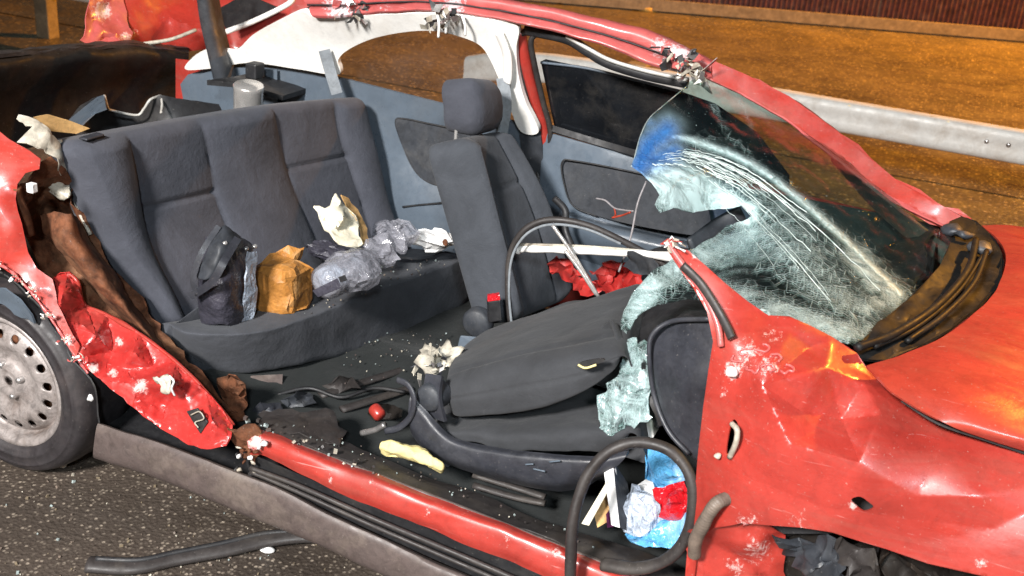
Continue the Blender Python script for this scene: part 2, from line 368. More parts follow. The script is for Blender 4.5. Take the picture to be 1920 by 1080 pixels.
def tps(ctrl):
    C = np.array([c[:2] for c in ctrl], float)/500; v = np.array([c[2] for c in ctrl], float); n = len(C)
    def U(r2): return np.where(r2 > 0, r2*np.log(np.maximum(r2, 1e-12)), 0)
    d2 = ((C[:, None]-C[None])**2).sum(2); A = np.zeros((n+3, n+3)); A[:n, :n] = U(d2)+np.eye(n)*1e-4
    A[:n, n] = 1; A[:n, n+1:] = C; A[n, :n] = 1; A[n+1:, :n] = C.T
    s = np.linalg.solve(A, np.append(v, [0, 0, 0]))
    def f(x, y):
        q = np.array([x, y])/500; return float(U(((C-q)**2).sum(1))@s[:n]+s[n]+q@s[n+1:])
    return f
def linear(ctrl):
    V = [Vector(c[:2]) for c in ctrl]; res = geometry.delaunay_2d_cdt(V, [], [], 0, 1e-3)
    vs = [np.array(v) for v in res[0]]; val = [ctrl[o[0]][2] for o in res[3]]; T = res[2]; tp = tps(ctrl)
    def f(x, y):
        for (a, b, c) in T:
            A, B, Cc = vs[a], vs[b], vs[c]; d = (B[1]-Cc[1])*(A[0]-Cc[0])+(Cc[0]-B[0])*(A[1]-Cc[1])
            if abs(d) < 1e-9: continue
            l1 = ((B[1]-Cc[1])*(x-Cc[0])+(Cc[0]-B[0])*(y-Cc[1]))/d; l2 = ((Cc[1]-A[1])*(x-Cc[0])+(A[0]-Cc[0])*(y-Cc[1]))/d
            l3 = 1-l1-l2
            if min(l1, l2, l3) >= -1e-6: return l1*val[a]+l2*val[b]+l3*val[c]
        return tp(x, y)
    f.edges = [(tuple(vs[a]), tuple(vs[b])) for a, b in {tuple(sorted((t[i], t[(i+1) % 3]))) for t in T for i in range(3)}]
    return f
def sheet(name, outline, depth, mat, parent, axis=1, res=14, thick=0.004, off=0, amp=0, freq=9, seed=0, wear=None, place=None, rounds=0, holes=None, creases=None, sharp=0):
    """panel with a traced outline: every point of a fine triangulation gets its own distance"""
    V = [Vector(p) for p in outline]; n = len(V); E = [(i, (i+1) % n) for i in range(n)]
    xs = [p[0] for p in outline]; ys = [p[1] for p in outline]
    rr = random.Random(seed*13+5)
    def inside(x, y, P):
        c = False; j = len(P)-1
        for i in range(len(P)):
            if (P[i][1] > y) != (P[j][1] > y) and x < (P[j][0]-P[i][0])*(y-P[i][1])/(P[j][1]-P[i][1])+P[i][0]: c = not c
            j = i
        return c
    for h in (holes or []):
        b = len(V); V += [Vector(p) for p in h]; E += [(b+i, b+(i+1) % len(h)) for i in range(len(h))]
    for (a, b) in (creases or []):
        k = max(1, int(math.hypot(b[0]-a[0], b[1]-a[1])/res)); c = [(a[0]+(b[0]-a[0])*i/k, a[1]+(b[1]-a[1])*i/k) for i in range(k+1)]
        for q0, q1 in zip(c[:-1], c[1:]):
            if inside(*q0, outline) and inside(*q1, outline) and not any(inside(*q, h) for h in (holes or []) for q in (q0, q1)):
                E.append((len(V), len(V)+1)); V += [Vector(q0), Vector(q1)]
    y = min(ys)
    while y < max(ys):
        x = min(xs)
        while x < max(xs):
            q = (x+rr.uniform(-.3, .3)*res, y+rr.uniform(-.3, .3)*res)
            if inside(*q, outline): V.append(Vector(q))
            x += res
        y += res*0.87
    out = geometry.delaunay_2d_cdt(V, E, [], 1, 1e-3)
    T = []
    for t in out[2]:
        cx = sum(out[0][i][0] for i in t)/3; cy = sum(out[0][i][1] for i in t)/3
        if inside(cx, cy, outline) and not any(inside(cx, cy, h) for h in (holes or [])): T.append(tuple(t))
    val = None
    if place is None:
        val = np.array([depth(p[0], p[1]) for p in out[0]])
        if rounds:
            nb = [set() for _ in out[0]]
            for t in T:
                for i in t: nb[i].update(t)
            for _ in range(rounds): val = np.array([np.mean([val[k] for k in s]) if s else val[i] for i, s in enumerate(nb)])
        P = [on(p[0], p[1], axis, val[i]) for i, p in enumerate(out[0])]
    else: P = [place(p[0], p[1]) for p in out[0]]
    pts = np.array([tuple(p) for p in P])
    if amp: pts = crumple(pts, amp, freq, seed)
    me = mesh(pts, T); o = link(name, me, mat, parent, thick=thick, off=off)
    if sharp: me.set_sharp_from_angle(angle=R(sharp))
    if wear: add_wear(o, wear)
    return o
def tube(name, P, rad, mat, parent=None, n=60, sides=10, flat=None, rfun=None):
    C = crspline(P, n); vs = []; fs = []; up_ = np.array([0, 0, 1.0])
    for i in range(n):
        t = C[min(i+1, n-1)]-C[max(i-1, 0)]; t = t/np.linalg.norm(t)
        a = np.cross(t, up_); 
        if np.linalg.norm(a) < 1e-3: a = np.cross(t, [0, 1, 0])
        a /= np.linalg.norm(a); b = np.cross(a, t); up_ = b
        k = rfun(i/(n-1)) if rfun else 1.0
        for s in range(sides):
            th = 2*math.pi*s/sides; ra, rb = (rad, rad) if flat is None else flat
            vs.append(C[i]+a*math.cos(th)*ra*k+b*math.sin(th)*rb*k)
    for i in range(n-1):
        for s in range(sides): fs.append((i*sides+s, i*sides+(s+1) % sides, (i+1)*sides+(s+1) % sides, (i+1)*sides+s))
    fs += [tuple(range(sides))[::-1], tuple(range((n-1)*sides, n*sides))]
    return link(name, mesh(vs, fs), mat, parent)
def slab(name, rows, thick, mat, parent, r=0.03, corner=0.05, bulge=None, nu=60, nv=40, flip=1, amp=0, freq=6, seed=0, taper=1.0):
    """upholstered cushion: face follows a control patch, rounded rim, sides and a back"""
    base = patch_pts(rows, 41, 41)
    def P(u, v):
        x, y = min(max(u, 0), 1)*40, min(max(v, 0), 1)*40; i, j = min(int(x), 39), min(int(y), 39); a, b = x-i, y-j
        return base[j, i]*(1-a)*(1-b)+base[j, i+1]*a*(1-b)+base[j+1, i]*(1-a)*b+base[j+1, i+1]*a*b
    def nrm(u, v):
        e = 0.03; n_ = np.cross(P(u+e, v)-P(u-e, v), P(u, v+e)-P(u, v-e)); return flip*n_/(np.linalg.norm(n_)+1e-12)
    W_ = np.linalg.norm(P(1, .5)-P(0, .5)); H_ = np.linalg.norm(P(.5, 1)-P(.5, 0))
    def samp(n, L_):
        e = r/L_; s = np.concatenate([e*(1-np.cos(np.linspace(0, math.pi/2, 5)))[:-1], np.linspace(e, 1-e, n), 1-e*(1-np.cos(np.linspace(math.pi/2, 0, 5)))[1:]])
        return s
    us, vs_ = samp(nu, W_), samp(nv, H_); NU, NV = len(us), len(vs_); pts = np.zeros((NV, NU, 3)); uv = np.zeros((NV, NU, 2))
    for j, v in enumerate(vs_):
        for i, u in enumerate(us):
            x = (u-.5)*W_; y = (v-.5)*H_; hx, hy = W_/2-corner, H_/2-corner; dx, dy = abs(x)-hx, abs(y)-hy
            if dx > 0 and dy > 0:
                k = max(dx, dy)/math.hypot(dx, dy); x = math.copysign(hx+dx*k, x); y = math.copysign(hy+dy*k, y)
            uv[j, i] = (x/W_+.5, y/H_+.5)
            e = min(min(u, 1-u)*W_, min(v, 1-v)*H_); d = 0
            if e < r: d = -(r-math.sqrt(max(0, r*r-(r-e)**2)))
            if bulge: d += bulge(u, v)*min(1, e/r)
            pts[j, i] = P(*uv[j, i])+nrm(*uv[j, i])*d
    V = list(pts.reshape(-1, 3)); F = grid_faces(NV, NU)
    per = [(0, i) for i in range(NU)]+[(j, NU-1) for j in range(1, NV)]+[(NV-1, i) for i in range(NU-2, -1, -1)]+[(j, 0) for j in range(NV-2, 0, -1)]
    prev = [j*NU+i for j, i in per]; ctr = pts.mean((0, 1))
    for st in (0.35, 0.75, 0.95, 1.0):
        ins = 0 if st < 0.9 else (0.006 if st < 1 else 0.03)
        cur = []
        for j, i in per:
            n_ = nrm(*uv[j, i]); q = pts[j, i]-n_*(thick-r)*st; c = ctr-n_*thick*st
            q = q+(c-q)*ins; cur.append(len(V)); V.append(q)
        m_ = len(per)
        for k in range(m_): F.append((prev[k], prev[(k+1) % m_], cur[(k+1) % m_], cur[k])[::-1])
        prev = cur
    c = len(V); V.append(np.mean([V[k] for k in prev], axis=0))
    for k in range(len(prev)): F.append((prev[(k+1) % len(prev)], prev[k], c))
    V = np.array(V)
    if amp: V = crumple(V, amp, freq, seed)
    me = mesh(V, F); bm = bmesh.new(); bm.from_mesh(me); bmesh.ops.recalc_face_normals(bm, faces=bm.faces); bm.to_mesh(me); bm.free()
    return link(name, me, mat, parent)
def lathe(name, prof, origin, axis, mat, parent, n=64):
    """profile (radius, offset along axis)"""
    ax = Vector(axis).normalized(); a = ax.orthogonal().normalized(); b = ax.cross(a); V = []; F = []; k = len(prof)
    for i in range(n):
        th = 2*math.pi*i/n
        for (rr_, h) in prof: V.append(Vector(origin)+ax*h+(a*math.cos(th)+b*math.sin(th))*rr_)
    for i in range(n):
        for j in range(k-1): F.append((i*k+j, ((i+1) % n)*k+j, ((i+1) % n)*k+j+1, i*k+j+1))
    return link(name, mesh(V, F), mat, parent)
def box_pts(A, B, Cc, D, h):
    """hexahedron: quad A B C D and the same quad shifted by h"""
    q = [Vector(A), Vector(B), Vector(Cc), Vector(D)]; h = Vector(h)
    return q+[p+h for p in q], [(0, 1, 2, 3), (7, 6, 5, 4), (0, 4, 5, 1), (1, 5, 6, 2), (2, 6, 7, 3), (3, 7, 4, 0)]
def hexa(name, A, B, Cc, D, h, mat, parent=None, bevel=0.003):
    v, f = box_pts(A, B, Cc, D, h); me = mesh(v, f); bm = bmesh.new(); bm.from_mesh(me); bmesh.ops.recalc_face_normals(bm, faces=bm.faces); bm.to_mesh(me); bm.free()
    return link(name, me, mat, parent, smooth=False, bevel=bevel)
def box(name, c, s, mat, parent=None, bevel=0.003):
    x, y, z = c; a, b, d = s[0]/2, s[1]/2, s[2]/2
    return hexa(name, (x-a, y-b, z-d), (x+a, y-b, z-d), (x+a, y+b, z-d), (x-a, y+b, z-d), (0, 0, 2*d), mat, parent, bevel)
def blob(name, c, s, mat, parent=None, amp=0.02, freq=12, seed=0, sub=4, squash=None, facet=0):
    bm = bmesh.new(); bmesh.ops.create_icosphere(bm, subdivisions=sub, radius=1)
    pts = np.array([tuple(v.co) for v in bm.verts])
    if squash: pts = np.sign(pts)*np.abs(pts)**squash
    pts = pts*np.array(s)+np.array(c); pts = crumple(pts, amp, freq, seed, 4)
    if facet: pts = pts+np.random.default_rng(int(seed)+3).normal(0, 1, pts.shape)*np.array(s)*facet
    for v, p in zip(bm.verts, pts): v.co = p
    me = bpy.data.meshes.new('m'); bm.to_mesh(me); bm.free()
    return link(name, me, mat, parent, smooth=not facet)

# ================================================================== SETTING
def plane(name, x0, x1, y0, y1, z, mat, parent=None):
    o = link(name, mesh([(x0, y0, z), (x1, y0, z), (x1, y1, z), (x0, y1, z)], [(0, 1, 2, 3)]), mat, parent, smooth=False)
    o['kind'] = 'structure'; return o
plane('ground', -80, 80, -40, 120, 0.0, 'verge')
plane('asphalt', -60, 60, -30, 3.2, 0.004, 'asphalt')
plane('road', -60, 60, 4.6, 9.6, 0.006, 'road')

# guardrail: W beam on posts, parallel to the car
GY = 4.0
rail = thing('guardrail', 'galvanised steel guardrail running behind the wrecked car', 'guardrail')
prof = [(.01, .622), (-.03, .618), (-.05, .60), (-.055, .57), (-.052, .54), (-.048, .51), (-.052, .48), (-.055, .45), (-.05, .425), (-.03, .41), (.01, .405)]
prof = [(a, .365+(z-.405)*0.9) for a, z in prof]
k = len(prof)
def beam(parent, xa, xb, end):
    V = []; F = []; xs = np.linspace(xa, xb, 70)
    for i, x in enumerate(xs):
        e = max(0, 1-(x-xa)/.9)**2 if end else 0
        for (a, z) in prof: V.append((x, GY+a+.25*e+0.006*math.sin(x*2.1), z-.16*e+0.006*math.sin(x*1.3)))
    for i in range(len(xs)-1):
        for j in range(k-1): F.append((i*k+j, (i+1)*k+j, (i+1)*k+j+1, i*k+j+1))
    return link('beam', mesh(V, F), 'galv', parent, thick=0.004)
beam(rail, Y(850, 110, GY).x, 12, True)
rail2 = thing('guardrail', 'short guardrail section at the far top left behind boot', 'guardrail')
beam(rail2, -9, -3.2, False)
for x in (-8.6, -4.75): box('post', (x, GY+0.09, 0.28), (0.14, 0.12, 0.58), 'wood', rail2, 0.01)
adopt(rail2, (-6, GY, 0))
for x in (0.4, 3.85, 7.7):
    box('post', (x, GY+0.09, 0.28), (0.14, 0.12, 0.58), 'wood', rail, 0.01)
for bx in (2.60, 2.72):
    lathe('bolt', [(0, -.014), (.013, -.012), (.017, -.004), (.017, .004)], (bx, GY-.048, .47), (0, 1, 0), 'steel', rail, 14)
adopt(rail, (0, GY, 0))

# corrugated fence far behind
fence = thing('fence', 'dark red corrugated metal fence beyond the road', 'fence')
A = Z(1050, 8, 0); B = Z(1900, 78, 0); dv = (B-A).normalized(); nv_ = Vector((-dv.y, dv.x, 0)); A = A-dv*4
for p in range(9):
    V = []; F = []; n = 248
    for i in range(n+1):
        s = p*2.0+2.0*i/n*0.995; ph = (i % 8)/8.0; d = 0.022 if ph < .4 else (0.0 if ph > .5 and ph < .9 else .011)
        q = A+dv*s+nv_*(d+0.01*(p % 2)); V += [(q.x, q.y, 0.08), (q.x, q.y, 2.3)]
    for i in range(n): F.append((2*i, 2*i+2, 2*i+3, 2*i+1))
    link('fence_panel', mesh(V, F), 'fence', fence, smooth=False, thick=0.003)
for p in range(10):
    q = A+dv*(p*2.0)+nv_*0.08; box('fence_post', (q.x, q.y, 1.1), (0.07, 0.07, 2.2), 'wood', fence)
q0, q1 = A-nv_*0.05, A+dv*18-nv_*0.05
hexa('base_rail', (q0.x, q0.y, 0.02), (q1.x, q1.y, 0.02), (q1.x, q1.y, 0.16), (q0.x, q0.y, 0.16), nv_*0.03, 'wood', fence)
adopt(fence, tuple(A))
o = blob('stone', Z(1208, 12, 0.05), (.16, .12, .09), 'yellow', None, 0.05, 6, 3, 3); tag(o, 'small yellow stone lying at the foot of the fence', 'stone')

# ================================================================== CAR
car = thing('wrecked_car', 'red two door car with its near side and roof torn open', 'car')
# ---- rear wheel
hub = Vector((-.015, -.80, .307))
wheel = bpy.data.objects.new('wheel', None); COL.objects.link(wheel); wheel.parent = car
lathe('tyre', [(.205, .02), (.212, -.005), (.228, -.016), (.236, -.018), (.239, -.022), (.242, -.019), (.255, -.021), (.264, -.019), (.267, -.022), (.270, -.017), (.280, -.014), (.292, -.004), (.301, .02), (.306, .06), (.307, .10), (.306, .14), (.298, .185), (.27, .2), (.21, .19)], hub, (0, 1, 0), 'tyre', wheel, 96)
# rim: dished disc with a ring of round vent holes
ro = lathe('rim', [(.0, .012), (.03, .010), (.045, .0), (.055, .018), (.085, .022), (.105, .010), (.125, .006), (.160, .018), (.172, .035), (.180, .04), (.186, .02), (.196, .0), (.208, -.006), (.211, .002), (.20, .03), (.19, .07), (.19, .15)], hub, (0, 1, 0), 'rim', wheel, 128)
bmh = bmesh.new()
for kx in range(16):
    th = 2*math.pi*(kx+.3)/16; c = hub+Vector((math.cos(th)*.147, .012, math.sin(th)*.147))
    ret = bmesh.ops.create_cone(bmh, cap_ends=True, segments=16, radius1=.0135, radius2=.0135, depth=.12, matrix=Matrix.Translation(c) @ Matrix.Rotation(R(90), 4, 'X'))
s = ro.modifiers.new('solid', 'SOLIDIFY'); s.thickness = .004; s.offset = 0
mh = bpy.data.meshes.new('holes'); bmh.to_mesh(mh); bmh.free(); ho = bpy.data.objects.new('holes', mh); COL.objects.link(ho)
bo = ro.modifiers.new('bool', 'BOOLEAN'); bo.object = ho; bo.operation = 'DIFFERENCE'; bo.solver = 'EXACT'
bpy.context.view_layer.update(); dg = bpy.context.evaluated_depsgraph_get()
nm = bpy.data.meshes.new_from_object(ro.evaluated_get(dg)); ro.modifiers.clear(); ro.data = nm; bpy.data.objects.remove(ho)
lathe('brake_drum', [(0, .07), (.17, .07), (.175, .09), (.175, .16)], hub, (0, 1, 0), 'rust', wheel, 48)
for kx in range(4):
    th = 2*math.pi*(kx+.2)/4; c = hub+Vector((math.cos(th)*.05, .018, math.sin(th)*.05))
    lathe('wheel_nut', [(0, -.022), (.007, -.022), (.010, -.016), (.010, .004)], c, (0, 1, 0), 'steel', wheel, 8)

tatter_later = []
# ---- rear quarter panel, near side
L_ = linear
lip = [(-220, 120), (0, 245), (40, 272), (76, 298), (74, 318), (50, 326), (34, 345), (30, 372), (42, 420), (55, 470), (70, 500), (98, 522), (108, 570), (128, 610), (150, 650), (143, 668), (118, 628), (88, 582), (55, 542), (25, 515), (0, 500), (-70, 480), (-220, 520)]
qd = tps([(-220, 120, -.72), (0, 245, -.76), (76, 298, -.74), (30, 372, -.78), (0, 380, -.82), (-120, 380, -.83), (55, 470, -.80), (98, 522, -.79), (150, 650, -.83), (55, 542, -.84), (0, 500, -.845), (-220, 520, -.85), (20, 440, -.83), (100, 580, -.82)])
sheet('rear_fender', jag(lip, 1.5, 18, 2), qd, 'red', car, res=13, amp=.006, freq=9, seed=2, thick=.003,
      wear=[(60, 320, 26, .35), (100, 600, 30, .32), (130, 640, 20, .5), (40, 350, 20, .4), (20, 280, 40, .3)])
# torn lip rolled around the wheel arch
al = [Y(-90, 478, -.845), Y(0, 497, -.85), Y(40, 528, -.85), Y(80, 575, -.84), (Y(112, 622, -.84)), Y(140, 665, -.84), Y(165, 700, -.84)]
tube('arch_lip', al, .005, 'red_pale', car, 120, 8, rfun=lambda t: max(.3, .8+.7*noise.noise(Vector((t*20, 3, 1)))))
for k_, q_ in enumerate(((-10, 494), (30, 520), (62, 548), (92, 592), (120, 632), (146, 668))): tatter_later.append((q_, k_))
patch('arch_liner', [[Y(-120, 505, -.80), Y(0, 510, -.80), Y(60, 560, -.80), Y(120, 650, -.80), Y(175, 730, -.80), Y(190, 830, -.80)],
                     [Y(-120, 545, -.55), Y(0, 545, -.55), Y(70, 590, -.55), Y(140, 670, -.55), Y(190, 740, -.55), Y(210, 830, -.55)]], 'black', car, 30, 8, amp=.01)
# bit of torn grey wheel-arch cladding on top of the tyre
sheet('arch_cladding', jag([(-20, 545), (10, 540), (40, 560), (62, 590), (66, 606), (40, 596), (10, 572), (-20, 565)], 3, 10, 4), tps([(-20, 545, -.84), (40, 560, -.84), (62, 600, -.83), (0, 570, -.83)]), 'trim', car, res=8, amp=.01, thick=.006)
# crumpled flap that hangs down onto the sill
flap = [(98, 522), (112, 513), (130, 510), (142, 522), (150, 545), (160, 572), (200, 590), (260, 625), (330, 678), (385, 733), (415, 765), (438, 798), (432, 822), (425, 834), (388, 842), (352, 834), (300, 803), (250, 765), (190, 712), (160, 690), (145, 668), (128, 630), (108, 590)]
fd = L_([(98, 522, -.76), (130, 510, -.70), (120, 545, -.80), (150, 545, -.72), (140, 600, -.78), (160, 572, -.69), (200, 590, -.70), (180, 630, -.80), (210, 660, -.74), (260, 625, -.72), (250, 660, -.80), (330, 678, -.73), (290, 690, -.75), (260, 720, -.82), (230, 690, -.79), (320, 720, -.83), (345, 740, -.80), (385, 733, -.76), (438, 798, -.78), (360, 780, -.82), (400, 790, -.84), (432, 822, -.82), (388, 842, -.85), (352, 834, -.85), (300, 803, -.84), (310, 760, -.77), (250, 765, -.85), (190, 712, -.84), (145, 668, -.84), (108, 590, -.82)])
flapo = sheet('torn_panel', jag(flap, 1.6, 12, 3), fd, 'red_bright', car, res=5, amp=.004, freq=14, seed=3, thick=.003, creases=fd.edges, rounds=3,
      wear=[(225, 640, 16, .5), (265, 725, 22, .55), (150, 550, 14, .4), (210, 700, 18, .5), (315, 715, 12, .35), (300, 790, 20, .3), (175, 690, 16, .55), (130, 515, 14, .4)])
blob('plastic_clip', Y(305, 718, -.85), (.026, .014, .022), 'primer', flapo, .018, 30, 2, 3)
tube('wire', [Y(318, 705, -.865), Y(326, 715, -.87), Y(322, 728, -.87), Y(328, 742, -.86)], .003, 'white', flapo, 20, 6)
for a, b, c_, d in (((352, 770), (372, 764), (392, 790), (378, 812)),):
    br = hexa('bracket', Y(*a, -.83), Y(*b, -.83), Y(*c_, -.84), Y(*d, -.845), (0, -.006, 0), 'black', flapo, .002)
tube('bracket_wire', [Y(358, 778, -.845), Y(374, 772, -.845), Y(382, 785, -.85), Y(366, 792, -.85), Y(372, 802, -.855)], .002, 'primer', flapo, 30, 6)
# rolled edge of the flap
tube('panel_fold', [Y(128, 511, -.71), Y(146, 530, -.71), Y(158, 570, -.70), Y(200, 590, -.70), Y(262, 626, -.72), Y(332, 680, -.735), Y(388, 736, -.76), Y(438, 798, -.785)], .008, 'red', car, 60, 8, rfun=lambda t: .7+.5*noise.noise(Vector((t*11, 1, 5))))

# rusty inner side and torn C-post
inner = [(72, 318), (95, 300), (118, 310), (128, 345), (142, 380), (170, 430), (215, 500), (262, 560), (320, 630), (380, 705), (440, 790), (385, 735), (330, 680), (260, 628), (200, 592), (160, 575), (145, 545), (128, 512), (98, 522), (70, 500), (52, 450), (38, 400), (36, 350)]
ind = tps([(72, 318, -.70), (118, 310, -.62), (142, 380, -.60), (215, 500, -.58), (320, 630, -.58), (440, 790, -.66), (330, 680, -.68), (200, 592, -.64), (128, 512, -.67), (70, 480, -.72), (40, 400, -.73), (95, 400, -.56)])
sheet('inner_wheelhouse', jag(inner, 2, 14, 5), ind, 'rust', car, res=11, amp=.03, freq=10, seed=4, thick=.003)
patch('rust_fold', [[Y(78, 405, -.66), Y(98, 396, -.68), Y(130, 400, -.67), Y(150, 415, -.60)],
                    [Y(88, 440, -.66), Y(112, 440, -.71), Y(150, 450, -.68), Y(170, 455, -.60)],
                    [Y(120, 480, -.66), Y(150, 490, -.71), Y(190, 505, -.68), Y(215, 515, -.60)],
                    [Y(170, 540, -.64), Y(200, 550, -.69), Y(240, 575, -.67), Y(262, 585, -.58)],
                    [Y(230, 600, -.62), Y(260, 615, -.66), Y(300, 650, -.66), Y(320, 655, -.58)]], 'rust', car, 30, 60, amp=.010, freq=12, seed=6, thick=.002)
sheet('torn_pillar_skin', jag([(26, 226), (44, 220), (70, 226), (98, 246), (116, 268), (126, 300), (134, 338), (126, 350), (112, 330), (100, 300), (70, 280), (40, 262), (46, 250), (60, 240)], 2, 9, 7), tps([(26, 226, -.70), (70, 226, -.66), (116, 268, -.62), (134, 338, -.58), (100, 300, -.66), (40, 262, -.72)]), 'primer', car, res=8, amp=.014, freq=20, seed=8, thick=.003)
tube('pillar_edge', [Y(112, 262, -.60), Y(124, 300, -.60), Y(132, 350, -.58), Y(150, 400, -.58), Y(170, 440, -.58)], .006, 'primer', car, 30, 7)
sheet('cardboard_scrap', [(62, 219), (88, 215), (130, 225), (166, 240), (142, 250), (92, 246)], tps([(62, 219, -.64), (166, 240, -.48), (92, 246, -.60)]), 'tan', car, res=9, amp=.006, thick=.008)
blob('latch', Y(112, 348, -.60), (.035, .03, .035), 'primer', car, .03, 25, 3, 3)
box('clip', tuple(Y(60, 352, -.79)), (.022, .02, .026), 'white', car, .003)
tube('inner_strut', [Y(30, 350, -.77), Y(34, 372, -.76), Y(46, 400, -.75), Y(56, 440, -.74)], .014, 'rust', car, 20, 8)
blob('white_chip', tuple(Y(168, 746, -.86)), (.012, .008, .012), 'white', car, .006, 40, 5, 2)

# ---- sill and side skirt
def yrow(pts, y): return [Y(a, b, y) for a, b in pts]
patch('side_skirt', [yrow([(188, 797), (300, 831), (480, 898), (700, 1001), (900, 1092), (1120, 1190), (1400, 1320)], -.80),
                     yrow([(182, 800), (296, 836), (476, 905), (696, 1008), (894, 1100), (1112, 1200), (1390, 1330)], -.83),
                     yrow([(176, 850), (290, 890), (468, 960), (690, 1058), (885, 1145), (1100, 1240), (1380, 1375)], -.83),
                     yrow([(180, 858), (296, 897), (474, 967), (696, 1066), (890, 1152), (1106, 1250), (1386, 1385)], -.78)], 'skirt', car, 70, 16, thick=.006, amp=.004, freq=5)
hexa('skirt_end', Y(186, 797, -.80), Y(178, 850, -.825), Y(184, 856, -.76), Y(196, 806, -.72), (.006, 0, 0), 'skirt', car)
# dark seam strips between skirt and sill
for dy, y_, rr_ in ((-12, -.81, .006), (-24, -.815, .007)):
    tube('sill_moulding', yrow([(470, 892+dy*.6), (560, 935+dy), (700, 1000+dy*1.15), (900, 1088+dy*1.3), (1120, 1184+dy*1.3), (1400, 1310+dy*1.3)], y_), rr_, 'rubber', car, 60, 8)
patch('sill_lower', [yrow([(455, 845), (560, 890), (700, 950), (900, 1030), (1060, 1092), (1300, 1190)], -.79),
                     yrow([(470, 890), (560, 930), (700, 996), (900, 1085), (1060, 1150), (1300, 1260)], -.775)], 'black', car, 50, 6)
patch('sill', [yrow([(462, 806), (500, 812), (640, 866), (860, 950), (1060, 1029), (1200, 1086), (1420, 1180)], -.755),
               yrow([(462, 815), (500, 822), (640, 878), (860, 964), (1060, 1044), (1200, 1102), (1420, 1200)], -.785),
               yrow([(466, 836), (505, 846), (640, 905), (860, 996), (1060, 1078), (1200, 1136), (1420, 1236)], -.80),
               yrow([(470, 852), (510, 862), (640, 922), (860, 1014), (1060, 1096), (1200, 1155), (1420, 1256)], -.795)], 'red', car, 80, 20, thick=.004, amp=.006, freq=7, seed=3,
      wear=[(480, 830, 24, .55), (700, 905, 18, .42), (620, 900, 16, .42), (800, 960, 18, .42), (950, 1010, 16, .42), (560, 840, 40, .3), (1040, 1040, 30, .42), (880, 965, 30, .36)])
tube('sill_flange', yrow([(500, 812), (640, 866), (860, 950), (1060, 1029), (1200, 1086), (1420, 1180)], -.752), .007, 'skirt', car, 60, 6)
patch('sill_trim', [yrow([(500, 772), (560, 790), (640, 826), (760, 878), (900, 930), (1030, 985), (1130, 1012), (1300, 1070)], -.63),
                    yrow([(490, 790), (560, 806), (640, 842), (760, 890), (900, 945), (1030, 998), (1130, 1030), (1300, 1090)], -.69),
                    yrow([(480, 800), (560, 830), (640, 862), (760, 908), (900, 963), (1040, 1018), (1160, 1066), (1300, 1125)], -.745)], 'rubber', car, 60, 14, thick=.004, amp=.006, freq=9, seed=5)
# torn plastic of the sill end
sheet('sill_tear', jag([(480, 775), (520, 765), (560, 775), (610, 770), (650, 800), (640, 838), (560, 815), (500, 805)], 4, 12, 9), tps([(480, 775, -.62), (560, 775, -.60), (640, 838, -.70), (500, 805, -.72)]), 'rubber', car, res=9, amp=.012, freq=18, seed=9, thick=.003)
sheet('sill_scrap', jag([(430, 805), (462, 800), (490, 815), (500, 850), (480, 870), (455, 860), (435, 835)], 3, 9, 10), tps([(430, 805, -.80), (490, 815, -.78), (480, 870, -.80)]), 'rust', car, res=7, amp=.025, freq=20, seed=11, thick=.003)
for i in range(16):
    blob('sill_crumb', tuple(Y(430+rng.uniform(0, 75), 840+rng.uniform(-10, 50), -.81)), rng.uniform(.004, .012, 3), ('primer', 'white', 'rust', 'black')[i % 4], car, .006, 40, i, 1)

# ---- floor, tunnel and heel panel
patch('floor_carpet', [[(.45, -.64, .36), (.8, -.66, .27), (1.4, -.66, .25), (2.1, -.66, .25), (2.5, -.66, .34)],
                       [(.45, -.2, .34), (.8, -.2, .27), (1.4, -.2, .25), (2.1, -.2, .25), (2.5, -.2, .36)],
                       [(.45, 0, .33), (.8, 0, .29), (1.4, 0, .38), (2.1, 0, .42), (2.5, 0, .42)],
                       [(.45, .2, .34), (.8, .2, .27), (1.4, .2, .25), (2.1, .2, .25), (2.5, .2, .36)],
                       [(.45, .7, .36), (.8, .7, .27), (1.4, .7, .25), (2.1, .7, .25), (2.5, .7, .34)]], 'carpet', car, 60, 40, thick=.006, amp=.012, freq=7)
patch('firewall', [[(2.42, -.72, .25), (2.42, 0, .3), (2.42, .72, .25)], [(2.40, -.72, .85), (2.40, 0, .85), (2.40, .72, .85)]], 'black', car, 10, 8)
patch('floor_pan', [[(-.8, -.72, .22), (.5, -.74, .2), (2.6, -.74, .2)], [(-.8, .74, .22), (.5, .76, .2), (2.6, .76, .2)]], 'black', car, 10, 6)
patch('seat_riser', [[(.38, -.64, .44), (.50, -.3, .40), (.64, .1, .38), (.70, .68, .38)], [(.50, -.64, .25), (.62, -.3, .25), (.76, .1, .25), (.82, .68, .25)]], 'trim_dark', car, 30, 8, amp=.01)
sheet('riser_trim', [(470, 705), (530, 702), (528, 745), (500, 755), (470, 740)], tps([(470, 705, -.42), (530, 702, -.36), (500, 755, -.45)]), 'skirt', car, res=10)
sheet('belt_buckle_block', jag([(412, 712), (440, 704), (462, 722), (470, 760), (450, 790), (428, 776), (415, 745)], 3, 9, 61), L_([(412, 712, -.60), (440, 704, -.64), (470, 760, -.60), (428, 776, -.66), (440, 740, -.58)]), 'rust', car, res=7, amp=.02, freq=16, seed=4, thick=.003)

